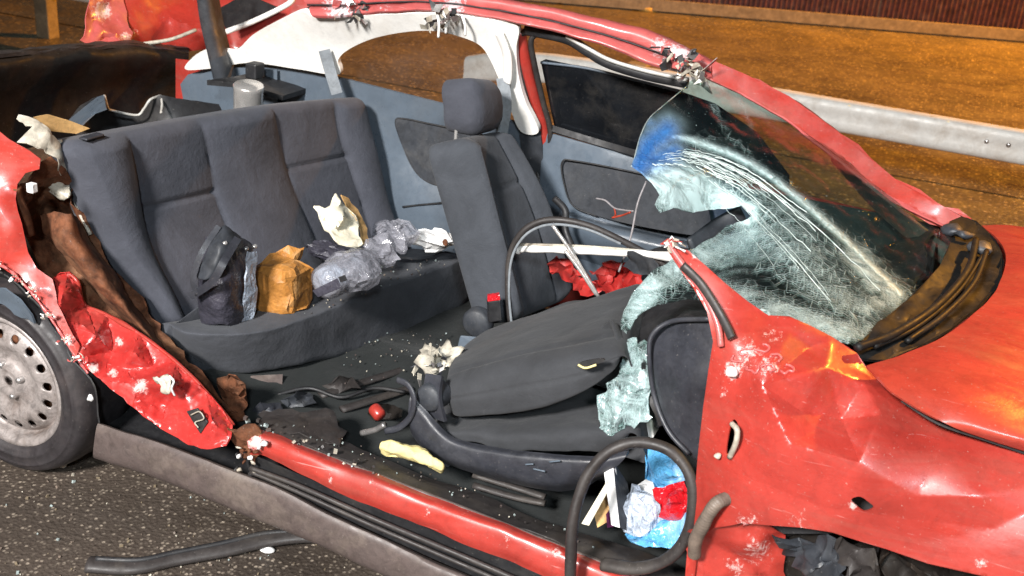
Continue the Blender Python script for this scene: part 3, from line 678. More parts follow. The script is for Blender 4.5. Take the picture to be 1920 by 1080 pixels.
# seat track and torn pieces lying on the rear floor
for (a_, c_) in (((600, 742), (812, 676)), ((640, 768), (770, 728))):
    tube('seat_track', [Z(*a_, .275), Z((a_[0]+c_[0])/2, (a_[1]+c_[1])/2, .28), Z(*c_, .28)], .012, 'rubber', car, 20, 6, flat=(.018, .009))
tube('floor_cable', [Z(520, 740, .29), Z(580, 728, .30), Z(640, 745, .29), Z(700, 728, .30), Z(760, 735, .29)], .006, 'black', car, 40, 6)
for k_, (cx_, cy_) in enumerate(((560, 752), (640, 720), (720, 772), (500, 770))):
    q_ = Z(cx_, cy_, .29); bmk = []
    sheet('torn_trim', jag([(cx_-34, cy_+4), (cx_-12, cy_-14), (cx_+22, cy_-12), (cx_+36, cy_+6), (cx_+8, cy_+14), (cx_-20, cy_+16)], 4, 10, 70+k_), L_([(cx_-34, cy_+4, .28), (cx_-12, cy_-14, .33), (cx_+22, cy_-12, .29), (cx_+36, cy_+6, .34), (cx_+8, cy_+14, .28), (cx_, cy_, .30)]), ('trim_dark', 'rubber', 'boot', 'dash')[k_], car, axis=2, res=7, amp=.012, freq=18, seed=k_+2, thick=.003)
# ---- rear seat
T0, T1 = Y(130, 268, -.64), Y(690, 180, .64); B0, B1 = Y(318, 625, -.50), Y(768, 470, .66)
def on_line(A_, B_, px):
    lo, hi = 0.0, 1.0
    for _ in range(40):
        m_ = (lo+hi)/2
        if proj(A_.lerp(B_, m_))[0] < px: lo = m_
        else: hi = m_
    return lo
seam_top = [on_line(T0, T1, p) for p in (243, 378, 512, 628)]; seam_bot = [on_line(B0, B1, p) for p in (352, 497, 625, 722)]
def seat_bulge(u, v):
    ss = [0]+[a+(b-a)*v for a, b in zip(seam_top, seam_bot)]+[1]; d = 0
    for k in range(5):
        if ss[k] <= u <= ss[k+1]:
            w_ = (ss[k+1]-ss[k]); t = (u-ss[k])/w_; h = (.045, .012, .030, .012, .040)[k]
            d = h*math.sin(math.pi*t)**.55 - .012
            if k in (1, 3):
                c = .36 if k == 1 else .33
                d -= .012*math.exp(-((v-c)/.012)**2)
            d += .006*math.sin(math.pi*v*3+k)
    return d
def ctrl4(rows): return rows
mid0 = T0.lerp(B0, .5)+Vector((-.03, 0, -.02)); mid1 = T1.lerp(B1, .5)+Vector((-.02, 0, -.01))
rs = bpy.data.objects.new('rear_seat', None); COL.objects.link(rs); rs.parent = car
rows = [[T0, T0.lerp(T1, .33)+Vector((0, 0, .012)), T0.lerp(T1, .67)+Vector((0, 0, .016)), T1], [mid0, mid0.lerp(mid1, .33), mid0.lerp(mid1, .67), mid1], [B0, B0.lerp(B1, .33), B0.lerp(B1, .67), B1]]
slab('backrest', rows, .13, 'seat', rs, r=.035, corner=.05, bulge=seat_bulge, nu=170, nv=70, flip=-1)
# bench cushion
fr = [Z(318, 612, .50), Z(352, 624, .50), Z(410, 628, .50), Z(480, 622, .495), Z(560, 599, .49), Z(700, 546, .475), Z(880, 482, .46)]
bk = [B0.lerp(B1, t)+Vector((-.05, 0, .0-.02*t)) for t in (-.02, .10, .22, .38, .54, .78, 1.04)]
md = [a.lerp(b, .5)+Vector((0, 0, .02)) for a, b in zip(fr, bk)]
fr2 = [Y(a, c_, p.y+.085) for (a, c_), p in zip(((335, 678), (368, 692), (430, 706), (502, 700), (590, 684), (725, 648), (895, 566)), fr)]
fra = [a.lerp(c_, .90)+Vector((0, 0, .004)) for a, c_ in zip(md, fr)]; frb = [a.lerp(c_, .14)+Vector((.006, -.006, 0)) for a, c_ in zip(fr, fr2)]
slab('bench_cushion', [bk, md, fra, frb, fr2], .12, 'bench', rs, r=.02, corner=.04, bulge=lambda u, v: 0.0, nu=120, nv=60, flip=-1, amp=.004, freq=9)
box('belt_guide', tuple(Y(172, 256, -.56)), (.03, .07, .008), 'dash', rs, .004)

# ---- far side: quarter trim, pillars, glass, door
qt = [(338, 158), (352, 140), (400, 126), (470, 112), (560, 128), (640, 146), (740, 172), (850, 200), (900, 214), (1010, 240), (1010, 330), (1010, 480), (900, 520), (700, 440), (500, 300), (350, 220)]
sheet('quarter_trim', qt, tps([(338, 158, .74), (470, 112, .73), (640, 146, .69), (740, 172, .68), (850, 200, .675), (1010, 240, .68), (1010, 480, .70), (700, 440, .70), (350, 220, .76), (800, 290, .715), (720, 260, .70), (760, 380, .66), (840, 390, .66), (900, 520, .70), (860, 300, .715)]), 'trim', car, res=14, thick=.01, off=1)
def insert(name, pts, depth, mat, n=60, **k):
    return sheet(name, smooth_outline(pts, n), depth, mat, car, res=12, thick=.012, off=0, **k)
qi = insert('trim_insert', [(742, 226), (760, 224), (800, 232), (850, 242), (905, 254), (910, 340), (850, 350), (810, 344), (782, 325), (760, 285)], tps([(742, 226, .685), (850, 242, .695), (905, 340, .69), (782, 325, .685)]), 'trim_dark')
tube('insert_piping', [Y(a, b, .682) for a, b in ((905, 253), (850, 241), (800, 231), (760, 223), (742, 226), (750, 258), (764, 290), (785, 327), (812, 345), (850, 351))], .0035, 'black', car, 60, 6)
tube('trim_crease', [Y(a, b, .655) for a, b in ((755, 388), (790, 384), (860, 378), (920, 376))], .004, 'black', car, 20, 6)
# pale upper trim: C-post, roof edge, B-post
ct = [(348, 130), (362, 108), (400, 92), (440, 96), (470, 70), (520, 42), (566, 22), (600, 34), (700, 28), (800, 26), (880, 34), (940, 40), (972, 52), (968, 90), (972, 140), (985, 190), (1010, 246), (976, 246), (952, 190), (938, 154), (918, 110), (898, 84), (860, 68), (812, 58), (760, 60), (700, 72), (655, 92), (634, 112), (634, 140), (560, 130), (470, 118), (400, 128)]
sheet('pillar_trim', smooth_outline(ct, 260), tps([(348, 130, .69), (400, 92, .66), (520, 42, .57), (600, 34, .50), (634, 140, .63), (470, 118, .68), (560, 130, .66), (700, 50, .50), (812, 42, .48), (900, 50, .48), (960, 60, .50), (968, 140, .57), (1000, 240, .64), (940, 150, .58), (655, 92, .59), (550, 90, .62), (760, 60, .52), (860, 68, .52)]), 'headliner', car, res=9, thick=.02, off=1)
tube('belt_anchor_cover', [Y(935, 60, .49), Y(950, 100, .52), Y(952, 135, .545), Y(950, 150, .56)], .024, 'headliner', car, 30, 12, flat=(.026, .012))
sheet('quarter_glass', [(620, 60), (760, 40), (900, 60), (950, 160), (1000, 250), (840, 210), (640, 160)], tps([(620, 60, .72), (900, 60, .66), (1000, 250, .78), (640, 160, .80), (760, 40, .66)]), 'side_glass', car, res=40, thick=.004)
def strap(name, P, w_, mat, parent, t=.0025):
    n = 40; C = crspline(P, n); V = []; F = []
    for i in range(n):
        d = C[min(i+1, n-1)]-C[max(i-1, 0)]; d /= np.linalg.norm(d); vw = np.array(CAM)-C[i]
        s_ = np.cross(d, vw); s_ /= np.linalg.norm(s_); V += [C[i]-s_*w_/2, C[i]+s_*w_/2]
    for i in range(n-1): F.append((2*i, 2*i+1, 2*i+3, 2*i+2))
    return link(name, mesh(V, F), mat, parent, thick=t)
strap('seat_belt', [Y(608, 94, .56), Y(618, 130, .57), Y(632, 176, .56)], .042, 'belt', car)
strap('seat_belt', [Y(942, 146, .55), Y(948, 200, .53), Y(940, 262, .50), Y(955, 300, .5)], .042, 'belt', car)
# roof edge: sheared red roof rail running into the far windscreen pillar
up_edge = [(560, -22), (640, -18), (740, -20), (840, -14), (980, 4), (1120, 34), (1230, 62), (1340, 118), (1480, 184), (1570, 250), (1680, 340), (1770, 392), (1850, 432)]
lo_edge = [(590, 34), (660, 30), (740, 22), (840, 22), (980, 46), (1120, 82), (1230, 124), (1335, 152), (1466, 222), (1560, 296), (1668, 376), (1755, 418), (1838, 458)]
yy = [.47, .47, .46, .46, .47, .48, .50, .52, .58, .62, .65, .67, .66]
hi3 = [Y(a, b, y+.06) for (a, b), y in zip(up_edge, yy)]; lo3 = [Y(a, b, y) for (a, b), y in zip(lo_edge, yy)]
m1 = [a.lerp(b, .30)+Vector((0, -.018, .012)) for a, b in zip(hi3, lo3)]
m2 = [a.lerp(b, .52)+Vector((0, -.004, 0)) for a, b in zip(hi3, lo3)]
m3_ = [a.lerp(b, .56)+Vector((0, .02, -.004)) for a, b in zip(hi3, lo3)]
m4 = [a.lerp(b, .70)+Vector((0, -.006, 0)) for a, b in zip(hi3, lo3)]
m5 = [a.lerp(b, .88)+Vector((0, -.014, 0)) for a, b in zip(hi3, lo3)]
back = [p+Vector((0, .09, -.02)) for p in hi3]
patch('roof_rail', [back, hi3, m1, m2, m3_, m4, m5, lo3], 'red_pale', car, 150, 40, thick=.003, amp=.004, freq=9, seed=4,
      wear=[(640, 10, 50, .55), (850, 10, 40, .5), (1270, 110, 45, .55), (1000, 40, 60, .3), (720, 10, 40, .35), (1120, 50, 60, .25), (1530, 260, 50, .25), (1240, 90, 40, .45)])
sheet('windscreen_pillar', [(1335, 112), (1400, 140), (1480, 180), (1570, 246), (1680, 336), (1770, 388), (1850, 430), (1880, 470), (1850, 462), (1760, 420), (1670, 372), (1570, 292), (1480, 226), (1400, 180), (1335, 150)], tps([(1335, 112, .53), (1480, 180, .60), (1680, 336, .665), (1850, 430, .67), (1880, 470, .60), (1670, 372, .655), (1480, 226, .575), (1335, 150, .51)]), 'red', car, res=9, thick=.02, off=1, amp=.003)
tube('roof_seam', [p+Vector((0, -.022, .004)) for p in m3_[:8]], .003, 'black', car, 80, 6)
# torn bits along the rail
def tatter(name, cx, cy, y, n, spread, mats, seed, ln=.05, parent=None):
    rr = random.Random(seed); bm = bmesh.new()
    for i in range(n):
        p = Y(cx+rr.uniform(-spread, spread), cy+rr.uniform(-spread*.6, spread*.6), y+rr.uniform(-.03, .02))
        d = Vector((rr.uniform(-1, 1), rr.uniform(-.7, .2), rr.uniform(-1, .5))).normalized()*ln*rr.uniform(.4, 1.2)
        s_ = d.cross(Vector((rr.uniform(-1, 1), rr.uniform(-1, 1), rr.uniform(-1, 1)))).normalized()*ln*rr.uniform(.12, .35)
        k_ = Vector((rr.uniform(-1, 1), rr.uniform(-1, 1), rr.uniform(-1, 1)))*ln*.2
        q = [p-s_, p+s_, p+d*.5+s_*.9+k_, p+d*.5-s_*.8+k_, p+d+s_*rr.uniform(.1, .8)-k_, p+d-s_*rr.uniform(.1, .5)]
        v = [bm.verts.new(x) for x in q]
        for f in ((0, 1, 2, 3), (3, 2, 4, 5)):
            try: bm.faces.new([v[i_] for i_ in f]).material_index = rr.randrange(len(mats))
            except ValueError: pass
    me = bpy.data.meshes.new('m'); bm.to_mesh(me); bm.free()
    return link(name, me, mats, parent or car, smooth=False, thick=.002)
for q_, k_ in tatter_later: tatter('paint_flakes', q_[0], q_[1], -.855, 9, 12, ['headliner', 'primer', 'red_pale'], 40+k_, .016)
tatter('torn_metal', 830, 30, .44, 16, 26, ['primer', 'steel', 'black', 'skirt'], 1, .05)
tatter('torn_metal', 650, 12, .46, 18, 34, ['primer', 'red_pale', 'black', 'steel'], 2, .045)
tatter('torn_metal', 1270, 110, .47, 22, 30, ['primer', 'steel', 'black', 'red_pale'], 3, .05)
tatter('torn_metal', 1305, 140, .46, 14, 20, ['headliner', 'steel', 'primer'], 4, .05)
for a, b in (((818, 18), (822, 70)), ((830, 20), (836, 62)), ((842, 24), (838, 50)), ((866, 28), (872, 66))):
    tube('hanging_strip', [Y(*a, .44), Y((a[0]+b[0])/2+3, (a[1]+b[1])/2, .43), Y(*b, .44)], .005, 'headliner', car, 14, 6)

# far door
door = bpy.data.objects.new('door', None); COL.objects.link(door); door.parent = car
def dsheet(name, pts, ctrl, mat, n=0, res=14, thick=.012, off=1, **k):
    return sheet(name, smooth_outline(pts, n) if n else pts, tps(ctrl), mat, door, res=res, thick=thick, off=off, **k)
dsheet('door_panel', [(1018, 250), (1040, 252), (1110, 272), (1200, 298), (1320, 330), (1420, 360), (1420, 560), (1300, 560), (1100, 540), (1020, 520), (1008, 400)], [(1018, 250, .69), (1200, 298, .70), (1420, 360, .71), (1420, 560, .72), (1020, 520, .70), (1200, 330, .69), (1200, 400, .72), (1150, 440, .66)], 'trim')
dsheet('door_insert', [(1052, 305), (1080, 303), (1180, 322), (1300, 350), (1330, 400), (1320, 440), (1220, 428), (1120, 405), (1075, 385), (1058, 345)], [(1052, 305, .66), (1300, 350, .655), (1320, 440, .65), (1075, 385, .645)], 'trim_dark', 60)
tube('insert_piping', [Y(a, b, .643) for a, b in ((1300, 349), (1180, 321), (1080, 302), (1054, 304), (1058, 345), (1075, 386), (1120, 406))], .003, 'black', door, 50, 6)
patch('armrest', [[Y(1050, 392, .68), Y(1130, 418, .66), Y(1260, 448, .66), Y(1350, 470, .67)], [Y(1048, 402, .60), Y(1130, 428, .58), Y(1255, 458, .58), Y(1345, 480, .6)], [Y(1046, 425, .60), Y(1125, 455, .58), Y(1250, 486, .58), Y(1340, 508, .6)], [Y(1046, 470, .68), Y(1125, 500, .68), Y(1250, 530, .68), Y(1340, 540, .68)]], 'trim', door, 30, 16, thick=.01)
dsheet('window_glass', [(1014, 116), (1022, 112), (1100, 128), (1200, 152), (1275, 172), (1340, 195), (1420, 250), (1480, 330), (1480, 350), (1290, 318), (1190, 284), (1100, 258), (1040, 240)], [(1014, 116, .66), (1275, 172, .66), (1400, 320, .74), (1040, 240, .73), (1190, 284, .735)], 'dark_glass', res=30, thick=.005)
tube('glass_edge', [Y(a, b, .655) for a, b in ((1014, 117), (1100, 128), (1200, 152), (1280, 172))], .005, 'trim', door, 40, 6)
patch('window_seal', [[Y(1030, 234, .70), Y(1110, 258, .70), Y(1195, 284, .71), (Y(1330, 322, .72))], [Y(1030, 246, .685), Y(1110, 270, .69), Y(1195, 296, .69), Y(1330, 334, .70)]], 'black', door, 30, 6, thick=.012)
# rear edge of the door: red return with twin rubber seals
redge = [Y(975, 58, .56), Y(986, 120, .60), Y(1004, 190, .66), Y(1020, 250, .70), Y(1022, 330, .72)]
tube('door_edge', redge, .014, 'red', door, 50, 10, flat=(.020, .02))
for dx, m_, rr_ in ((16, 'rubber', .010), (-12, 'rubber', .011)):
    tube('door_seal', [Y(990+dx+8, 58, .555), Y(980+dx, 76, .56), Y(986+dx, 120, .59), Y(1002+dx, 190, .65), Y(1016+dx, 250, .69), Y(1014+dx*.6, 310, .70), Y(1030+dx, 380, .68)], rr_, m_, door, 60, 8)
tube('window_frame', [Y(985, 56, .555), Y(1060, 72, .53), Y(1100, 95, .53), Y(1140, 118, .53), Y(1210, 140, .53), Y(1290, 156, .52)], .015, 'black', door, 60, 8, flat=(.012, .018))
tube('window_frame_trim', [Y(1062, 68, .515), Y(1104, 92, .515), Y(1145, 113, .515), Y(1212, 133, .515), Y(1290, 150, .51)], .007, 'galv', door, 50, 6)
tube('belt_cable', [Y(1040, 372, .5), Y(1060, 395, .48), Y(1060, 430, .46), Y(1075, 470, .44)], .012, 'black', car, 30, 8)
patch('b_pillar_lower', [[Y(975, 240, .68), Y(1015, 245, .68)], [Y(985, 330, .70), Y(1025, 340, .70)], [Y(1000, 480, .70), Y(1040, 500, .70)]], 'trim_dark', car, 8, 16, thick=.02)

# ---- driver's seat (far)
ds = bpy.data.objects.new('driver_seat', None); COL.objects.link(ds); ds.parent = car
n_t, f_t = Y(868, 258, .12), Y(940, 240, .46); n_b, f_b = Y(955, 610, .10), Y(1075, 560, .50)
nm_, fm_ = Y(905, 430, .11), Y(1020, 385, .48)
def dbul(u, v):
    return .035*math.exp(-((u-.08)/.13)**2)+.035*math.exp(-((u-.92)/.13)**2)-.012*math.exp(-((u-.24)/.02)**2)-.012*math.exp(-((u-.76)/.02)**2)+.01*math.sin(math.pi*v)-.008*math.exp(-((v-.33)/.015)**2)*(1 if .24 < u < .76 else 0)
slab('backrest', [[n_t, f_t], [nm_, fm_], [n_b, f_b]], .135, 'seat_side', ds, r=.035, corner=.06, bulge=dbul, nu=60, nv=50, flip=-1)
h0, h1, h2, h3 = Y(884, 143, .23), Y(942, 148, .44), Y(946, 246, .44), Y(890, 262, .23)
slab('headrest', [[h0, h1], [h0.lerp(h3, .5)+Vector((.01, 0, 0)), h1.lerp(h2, .5)+Vector((.01, 0, 0))], [h3, h2]], 0.12, 'seat', ds, r=.04, corner=.055, bulge=lambda u, v: .012*math.sin(math.pi*u)*math.sin(math.pi*v), nu=30, nv=30, flip=-1)
for a in ((866, 245, .26), (912, 238, .40)):
    p_ = Y(*a); tube('headrest_post', [p_+Vector((-.02, 0, .03)), p_+Vector((-.02, 0, -.10))], .006, 'chrome', ds, 6, 10)
cu = [[Y(955, 600, .10), Y(1060, 560, .52)], [Y(1080, 610, .10), Y(1180, 560, .52)], [Y(1200, 640, .10), Y(1290, 580, .52)]]
slab('cushion', cu, .14, 'seat_dark', ds, r=.04, corner=.06, nu=24, nv=30, flip=-1)
bx = hexa('buckle', Y(914, 566, .02), Y(938, 562, .02), Y(941, 602, .02), Y(916, 606, .02), (-.012, .02, 0), 'black', ds, .004)
hexa('buckle_button', Y(914, 556, .02), Y(937, 553, .02), Y(938, 563, .018), Y(914, 566, .018), (-.01, .02, 0), 'red_film', ds, .002)
lathe('recliner', [(0, -.02), (.04, -.018), (.05, -.008), (.05, .02)], Y(895, 605, .06), (0, 1, 0), 'trim_dark', ds, 28)
hexa('hinge_cover', Y(862, 628, -.02), Y(905, 632, -.02), Y(900, 650, -.03), Y(852, 668, -.03), (0, .05, -.03), 'trim', ds, .006)

# ---- front passenger seat, back folded forward
ps = bpy.data.objects.new('passenger_seat', None); COL.objects.link(ps); ps.parent = car
a0, a1, a2, a3 = Y(852, 668, -.10), Y(930, 606, .10), Y(1060, 570, .10), Y(1225, 520, .12)
rowsF = [[Y(905, 618, .00), Y(1000, 588, .02), Y(1100, 560, .03), Y(1215, 520, .04)],
         [Y(850, 662, -.22), Y(960, 628, -.22), Y(1080, 600, -.22), Y(1190, 572, -.2)],
         [Y(832, 700, -.46), Y(960, 672, -.47), Y(1080, 650, -.47), Y(1172, 632, -.44)],
         [Y(828, 740, -.53), Y(960, 716, -.55), Y(1080, 694, -.55), Y(1170, 662, -.52)],
         [Y(842, 788, -.53), Y(960, 780, -.55), Y(1070, 752, -.55), Y(1165, 690, -.52)]]
bs = slab('folded_backrest', rowsF, .16, 'seat_dark', ps, r=.03, corner=.035, nu=50, nv=60, flip=-1, amp=.004, freq=7, seed=2, bulge=lambda u, v: .008*math.sin(math.pi*u)-.008*math.exp(-((v-.52+.06*u)/.010)**2)-.005*math.exp(-((v-.80)/.012)**2))
sl = sheet('release_slot', smooth_outline([(1086, 682), (1100, 676), (1128, 672), (1134, 676), (1120, 682), (1096, 688)], 24), tps([(1086, 682, -.585), (1134, 676, -.585), (1100, 690, -.585)]), 'black', ps, res=6, thick=.006)
tube('slot_lip', [Y(1084, 684, -.59), Y(1098, 690, -.592), Y(1118, 684, -.592)], .003, 'foam', ps, 10, 6)
cr = [[Y(820, 720, -.10), Y(1000, 690, -.10), Y(1200, 700, -.1)], [Y(812, 770, -.35), Y(1000, 750, -.35), Y(1205, 745, -.35)], [Y(820, 800, -.54), Y(980, 806, -.56), Y(1190, 800, -.54)], [Y(850, 828, -.56), Y(990, 850, -.585), Y(1165, 852, -.55)]]
slab('cushion', cr, .12, 'seat_dark', ps, r=.03, corner=.05, nu=40, nv=40, flip=-1, amp=.01, freq=8)
sc_ = [[Y(772, 738, -.58), Y(800, 770, -.585), Y(850, 822, -.59), Y(920, 838, -.595), Y(1010, 850, -.60), Y(1110, 856, -.595), Y(1180, 846, -.58)],
       [Y(768, 752, -.59), Y(798, 790, -.60), Y(850, 834, -.612), Y(920, 850, -.618), Y(1010, 862, -.622), Y(1110, 868, -.612), Y(1172, 858, -.595)],
       [Y(768, 790, -.59), Y(795, 825, -.60), Y(850, 860, -.61), Y(920, 880, -.615), Y(1010, 902, -.615), Y(1090, 900, -.605), Y(1145, 882, -.59)],
       [Y(775, 815, -.56), Y(800, 842, -.57), Y(850, 872, -.57), Y(920, 894, -.57), Y(1010, 914, -.57), Y(1060, 918, -.57), Y(1110, 905, -.56)]]
patch('side_cover', sc_, 'dash', ps, 60, 24, thick=.006, amp=.003)
for (x0, y0, x1, y1) in ((1000, 893, 1022, 898), (1030, 880, 1050, 878), (985, 885, 1000, 884)):
    tube('scuff', [Y(x0, y0-14, -.632), Y(x1, y1-14, -.634)], .0025, 'trim', ps, 6, 5)
lathe('recliner', [(0, -.03), (.03, -.03), (.038, -.022), (.04, .0), (.04, .03)], Y(812, 742, -.555), (0.1, 1, -.1), 'trim_dark', ps, 28)
patch('recliner_cover', [[Y(800, 700, -.54), Y(830, 705, -.55)], [Y(796, 740, -.56), Y(826, 745, -.58)], [Y(806, 780, -.56), Y(836, 790, -.58)]], 'dash', ps, 10, 20, thick=.01)
lv = [Y(745, 712, -.58), Y(765, 722, -.59), Y(776, 748, -.6), Y(770, 780, -.6), Y(748, 802, -.6), Y(722, 808, -.6)]
tube('recliner_lever', lv, .008, 'dash', ps, 40, 8, flat=(.005, .010))
tube('seat_bolt', [Y(678, 812, -.60), Y(704, 806, -.60), Y(722, 796, -.60)], .009, 'steel', ps, 12, 8)
for k_ in range(2):
    tube('seat_rail', [Y(888, 890+k_*20, -.55-.02*k_), Y(960, 912+k_*19, -.55-.02*k_), Y(1022, 932+k_*12, -.55-.02*k_)], .010, 'rubber', ps, 14, 6, flat=(.012, .008))
blob('seat_frame_debris', tuple(Y(820, 672, -.30)), (.06, .05, .03), 'primer', ps, .05, 14, 5, 3)
tatter('torn_trim', 805, 682, -.35, 14, 34, ['primer', 'dash', 'steel'], 8, .035, ps)

# ---- dashboard end, dark cavity and the crushed centre
sheet('dashboard_end', smooth_outline([(1216, 660), (1226, 622), (1256, 602), (1310, 598), (1360, 605), (1360, 760), (1340, 880), (1290, 850), (1252, 806), (1226, 740)], 60), tps([(1216, 660, -.52), (1256, 602, -.50), (1360, 605, -.58), (1360, 760, -.60), (1340, 880, -.60), (1252, 806, -.56), (1226, 740, -.53), (1290, 720, -.61)]), 'dash', car, res=10, thick=.03, off=1)
tube('dashboard_rim', [Y(1330, 598, -.58), Y(1262, 602, -.53), Y(1226, 624, -.535), Y(1217, 660, -.545), Y(1226, 740, -.55), Y(1252, 806, -.575), Y(1292, 852, -.60)], .006, 'dash', car, 60, 8)
patch('dashboard', [[Y(1120, 560, .55), Y(1160, 600, .1), Y(1190, 640, -.25), Y(1215, 690, -.5)],
                    [Y(1250, 470, .55), Y(1270, 540, .1), Y(1290, 580, -.25), Y(1300, 600, -.5)],
                    [Y(1560, 500, .55), Y(1540, 560, .1), Y(1520, 610, -.25), Y(1500, 640, -.5)],
                    [Y(1760, 430, .60), Y(1720, 520, .2), Y(1680, 590, -.25), Y(1620, 650, -.5)]], 'black', car, 30, 30, thick=.01, amp=.03, freq=6, seed=3)
patch('dashboard_face', [[Y(1120, 560, .55), Y(1160, 600, .1), Y(1190, 640, -.25), Y(1215, 690, -.5)], [Y(1150, 720, .55), Y(1190, 760, .1), Y(1215, 800, -.25), Y(1235, 800, -.5)]], 'black', car, 20, 12, thick=.01, amp=.02, freq=8)
# crumpled red body pieces and bars pushed into the cabin
sheet('crushed_bracket', jag([(1026, 490), (1040, 484), (1090, 505), (1130, 540), (1128, 556), (1098, 556), (1070, 530), (1035, 510)], 2, 8, 12), L_([(1026, 490, .22), (1040, 484, .20), (1080, 515, .15), (1130, 540, .20), (1098, 556, .18), (1050, 512, .24)]), 'red_bright', car, res=7, amp=.02, freq=22, seed=3, wear=[(1080, 510, 40, .35)])
sheet('crushed_bracket', jag([(1110, 500), (1140, 486), (1180, 488), (1205, 505), (1200, 530), (1160, 552), (1120, 540)], 2, 8, 13), L_([(1110, 500, .25), (1150, 490, .18), (1205, 505, .22), (1160, 552, .16), (1150, 520, .28), (1120, 540, .2)]), 'red_bright', car, res=7, amp=.03, freq=20, seed=9, wear=[(1160, 500, 30, .35)])
tube('cross_bar', [Y(968, 470, .08), Y(990, 466, .08), Y(1090, 470, .06), Y(1180, 474, .03), Y(1262, 482, -.05)], .012, 'headliner', car, 30, 10, rfun=lambda t: .8+.4*noise.noise(Vector((t*12, 0, 0)))+.2)
tube('cross_bar_edge', [Y(972, 458, .08), Y(1090, 462, .06), Y(1200, 470, .02)], .005, 'primer', car, 20, 6)
hoop = [Y(957, 602, .02), Y(952, 540, .02), Y(956, 480, .03), Y(975, 440, .03), Y(1005, 418, .04), Y(1045, 412, .05), Y(1100, 422, .06), (Y(1160, 448, .05)), Y(1235, 490, .0), Y(1262, 520, -.06)]
tube('window_channel', hoop, .010, 'rubber', car, 90, 8)
tube('window_channel_lip', [p+Vector((.014, -.02, -.006)) for p in hoop[:8]], .0045, 'belt', car, 60, 6)
for a in ([(1036, 422), (1075, 478), (1122, 556)], [(1060, 470), (1090, 510), (1118, 552)]):
    tube('steel_rod', [Y(p[0], p[1], .0) for p in a], .006, 'chrome', car, 20, 8)
patch('torn_bracket', [[Y(1180, 470, -.05), Y(1250, 500, -.12)], [Y(1170, 500, .0), Y(1240, 530, -.08)]], 'trim_dark', car, 12, 8, amp=.015, freq=20)
tube('cable', [Y(1212, 340, .25), Y(1196, 380, .22), Y(1186, 430, .2), Y(1178, 460, .18), Y(1160, 510, .15)], .0035, 'wire_grey', car, 30, 6)
tube('wire', [Y(1118, 372, .3), Y(1135, 376, .28), Y(1152, 390, .26), Y(1170, 394, .24), Y(1188, 396, .22)], .003, 'wire_grey', car, 30, 6)
tube('wire', [Y(1148, 408, .27), Y(1166, 404, .25), Y(1182, 398, .22)], .0035, 'wire_red', car, 16, 6)
tube('wire', [Y(1152, 390, .26), Y(1154, 402, .26), Y(1150, 409, .27)], .003, 'wire_red', car, 12, 6)

# ---- front fender and screen-pillar stub, near side
F_out = [(1252, 470), (1262, 464), (1290, 470), (1320, 496), (1360, 532), (1402, 566), (1440, 592), (1480, 594), (1520, 612), (1562, 634), (1605, 662), (1625, 692), (1680, 745), (1760, 790), (1850, 820), (1940, 850), (2100, 890), (2100, 1160), (1940, 1100), (1740, 1056), (1660, 1028), (1610, 1013), (1560, 997), (1500, 988), (1440, 984), (1390, 980), (1340, 990), (1310, 1010), (1300, 1100), (1284, 1100), (1292, 1000), (1306, 900), (1312, 830), (1320, 760), (1330, 690), (1338, 640), (1326, 585), (1300, 540), (1275, 505)]
F_c = [(1252, 470, -.68), (1290, 470, -.66), (1350, 525, -.68), (1440, 592, -.67), (1480, 594, -.66), (1562, 634, -.63), (1605, 662, -.61), (1625, 692, -.63), (1680, 745, -.67), (1760, 790, -.69), (1850, 820, -.70), (1940, 850, -.71), (2100, 890, -.72), (2100, 1160, -.86), (1940, 1100, -.865), (1740, 1056, -.865), (1610, 1013, -.86), (1500, 988, -.855), (1440, 984, -.85), (1390, 980, -.845), (1340, 990, -.83), (1310, 1010, -.80), (1284, 1100, -.80), (1306, 900, -.78), (1320, 760, -.765), (1338, 640, -.74), (1326, 585, -.72), (1275, 505, -.69),
       (1375, 640, -.755), (1370, 740, -.79), (1360, 860, -.82), (1440, 680, -.765), (1460, 860, -.840), (1560, 880, -.838), (1540, 720, -.750), (1640, 800, -.775), (1780, 860, -.785), (1690, 890, -.825), (1940, 940, -.80), (1760, 960, -.84), (1600, 960, -.862), (1940, 1030, -.85), (1420, 780, -.81)]
F_t = tps(F_c)
F_p = L_([(1578, 785, .034), (1480, 832, -.020), (1548, 690, -.016), (1430, 722, -.018), (1612, 868, -.016), (1650, 780, -.008), (1400, 640, 0), (1370, 800, 0), (1420, 900, 0), (1540, 950, 0), (1720, 930, -.006), (1760, 850, 0), (1690, 745, 0), (1605, 690, 0), (1560, 640, .0), (1480, 620, 0), (1520, 650, .012), (1500, 770, .006), (1250, 460, 0), (1250, 1120, 0), (2110, 880, 0), (2110, 1170, 0), (1840, 930, -.010), (1860, 990, .006), (1620, 720, -.012)])
def fender_y(x, y): return F_t(x, y)+1.35*F_p(x, y)
fender = sheet('front_fender', F_out, fender_y, 'red', car, res=7, thick=.004, off=0, seed=6, creases=[e for e in F_p.edges if all(1380 < p[0] < 1880 and 640 < p[1] < 1000 for p in e)],
      holes=[smooth_outline([(1596, 936), (1612, 930), (1628, 940), (1638, 950), (1622, 958), (1606, 948)], 16), smooth_outline([(1370, 800), (1378, 786), (1386, 800), (1380, 824), (1370, 850), (1362, 846)], 16)],
      wear=[(1400, 660, 44, .44), (1440, 690, 44, .41), (1375, 695, 34, .46), (1360, 735, 30, .38), (1450, 630, 40, .36), (1545, 650, 22, .3), (1690, 785, 40, .28), (1500, 985, 60, .36), (1400, 980, 40, .40), (1600, 945, 18, .5), (1380, 830, 24, .4), (1420, 1000, 50, .38), (1840, 1055, 20, .45), (1300, 500, 30, .3), (1345, 890, 60, .28)])
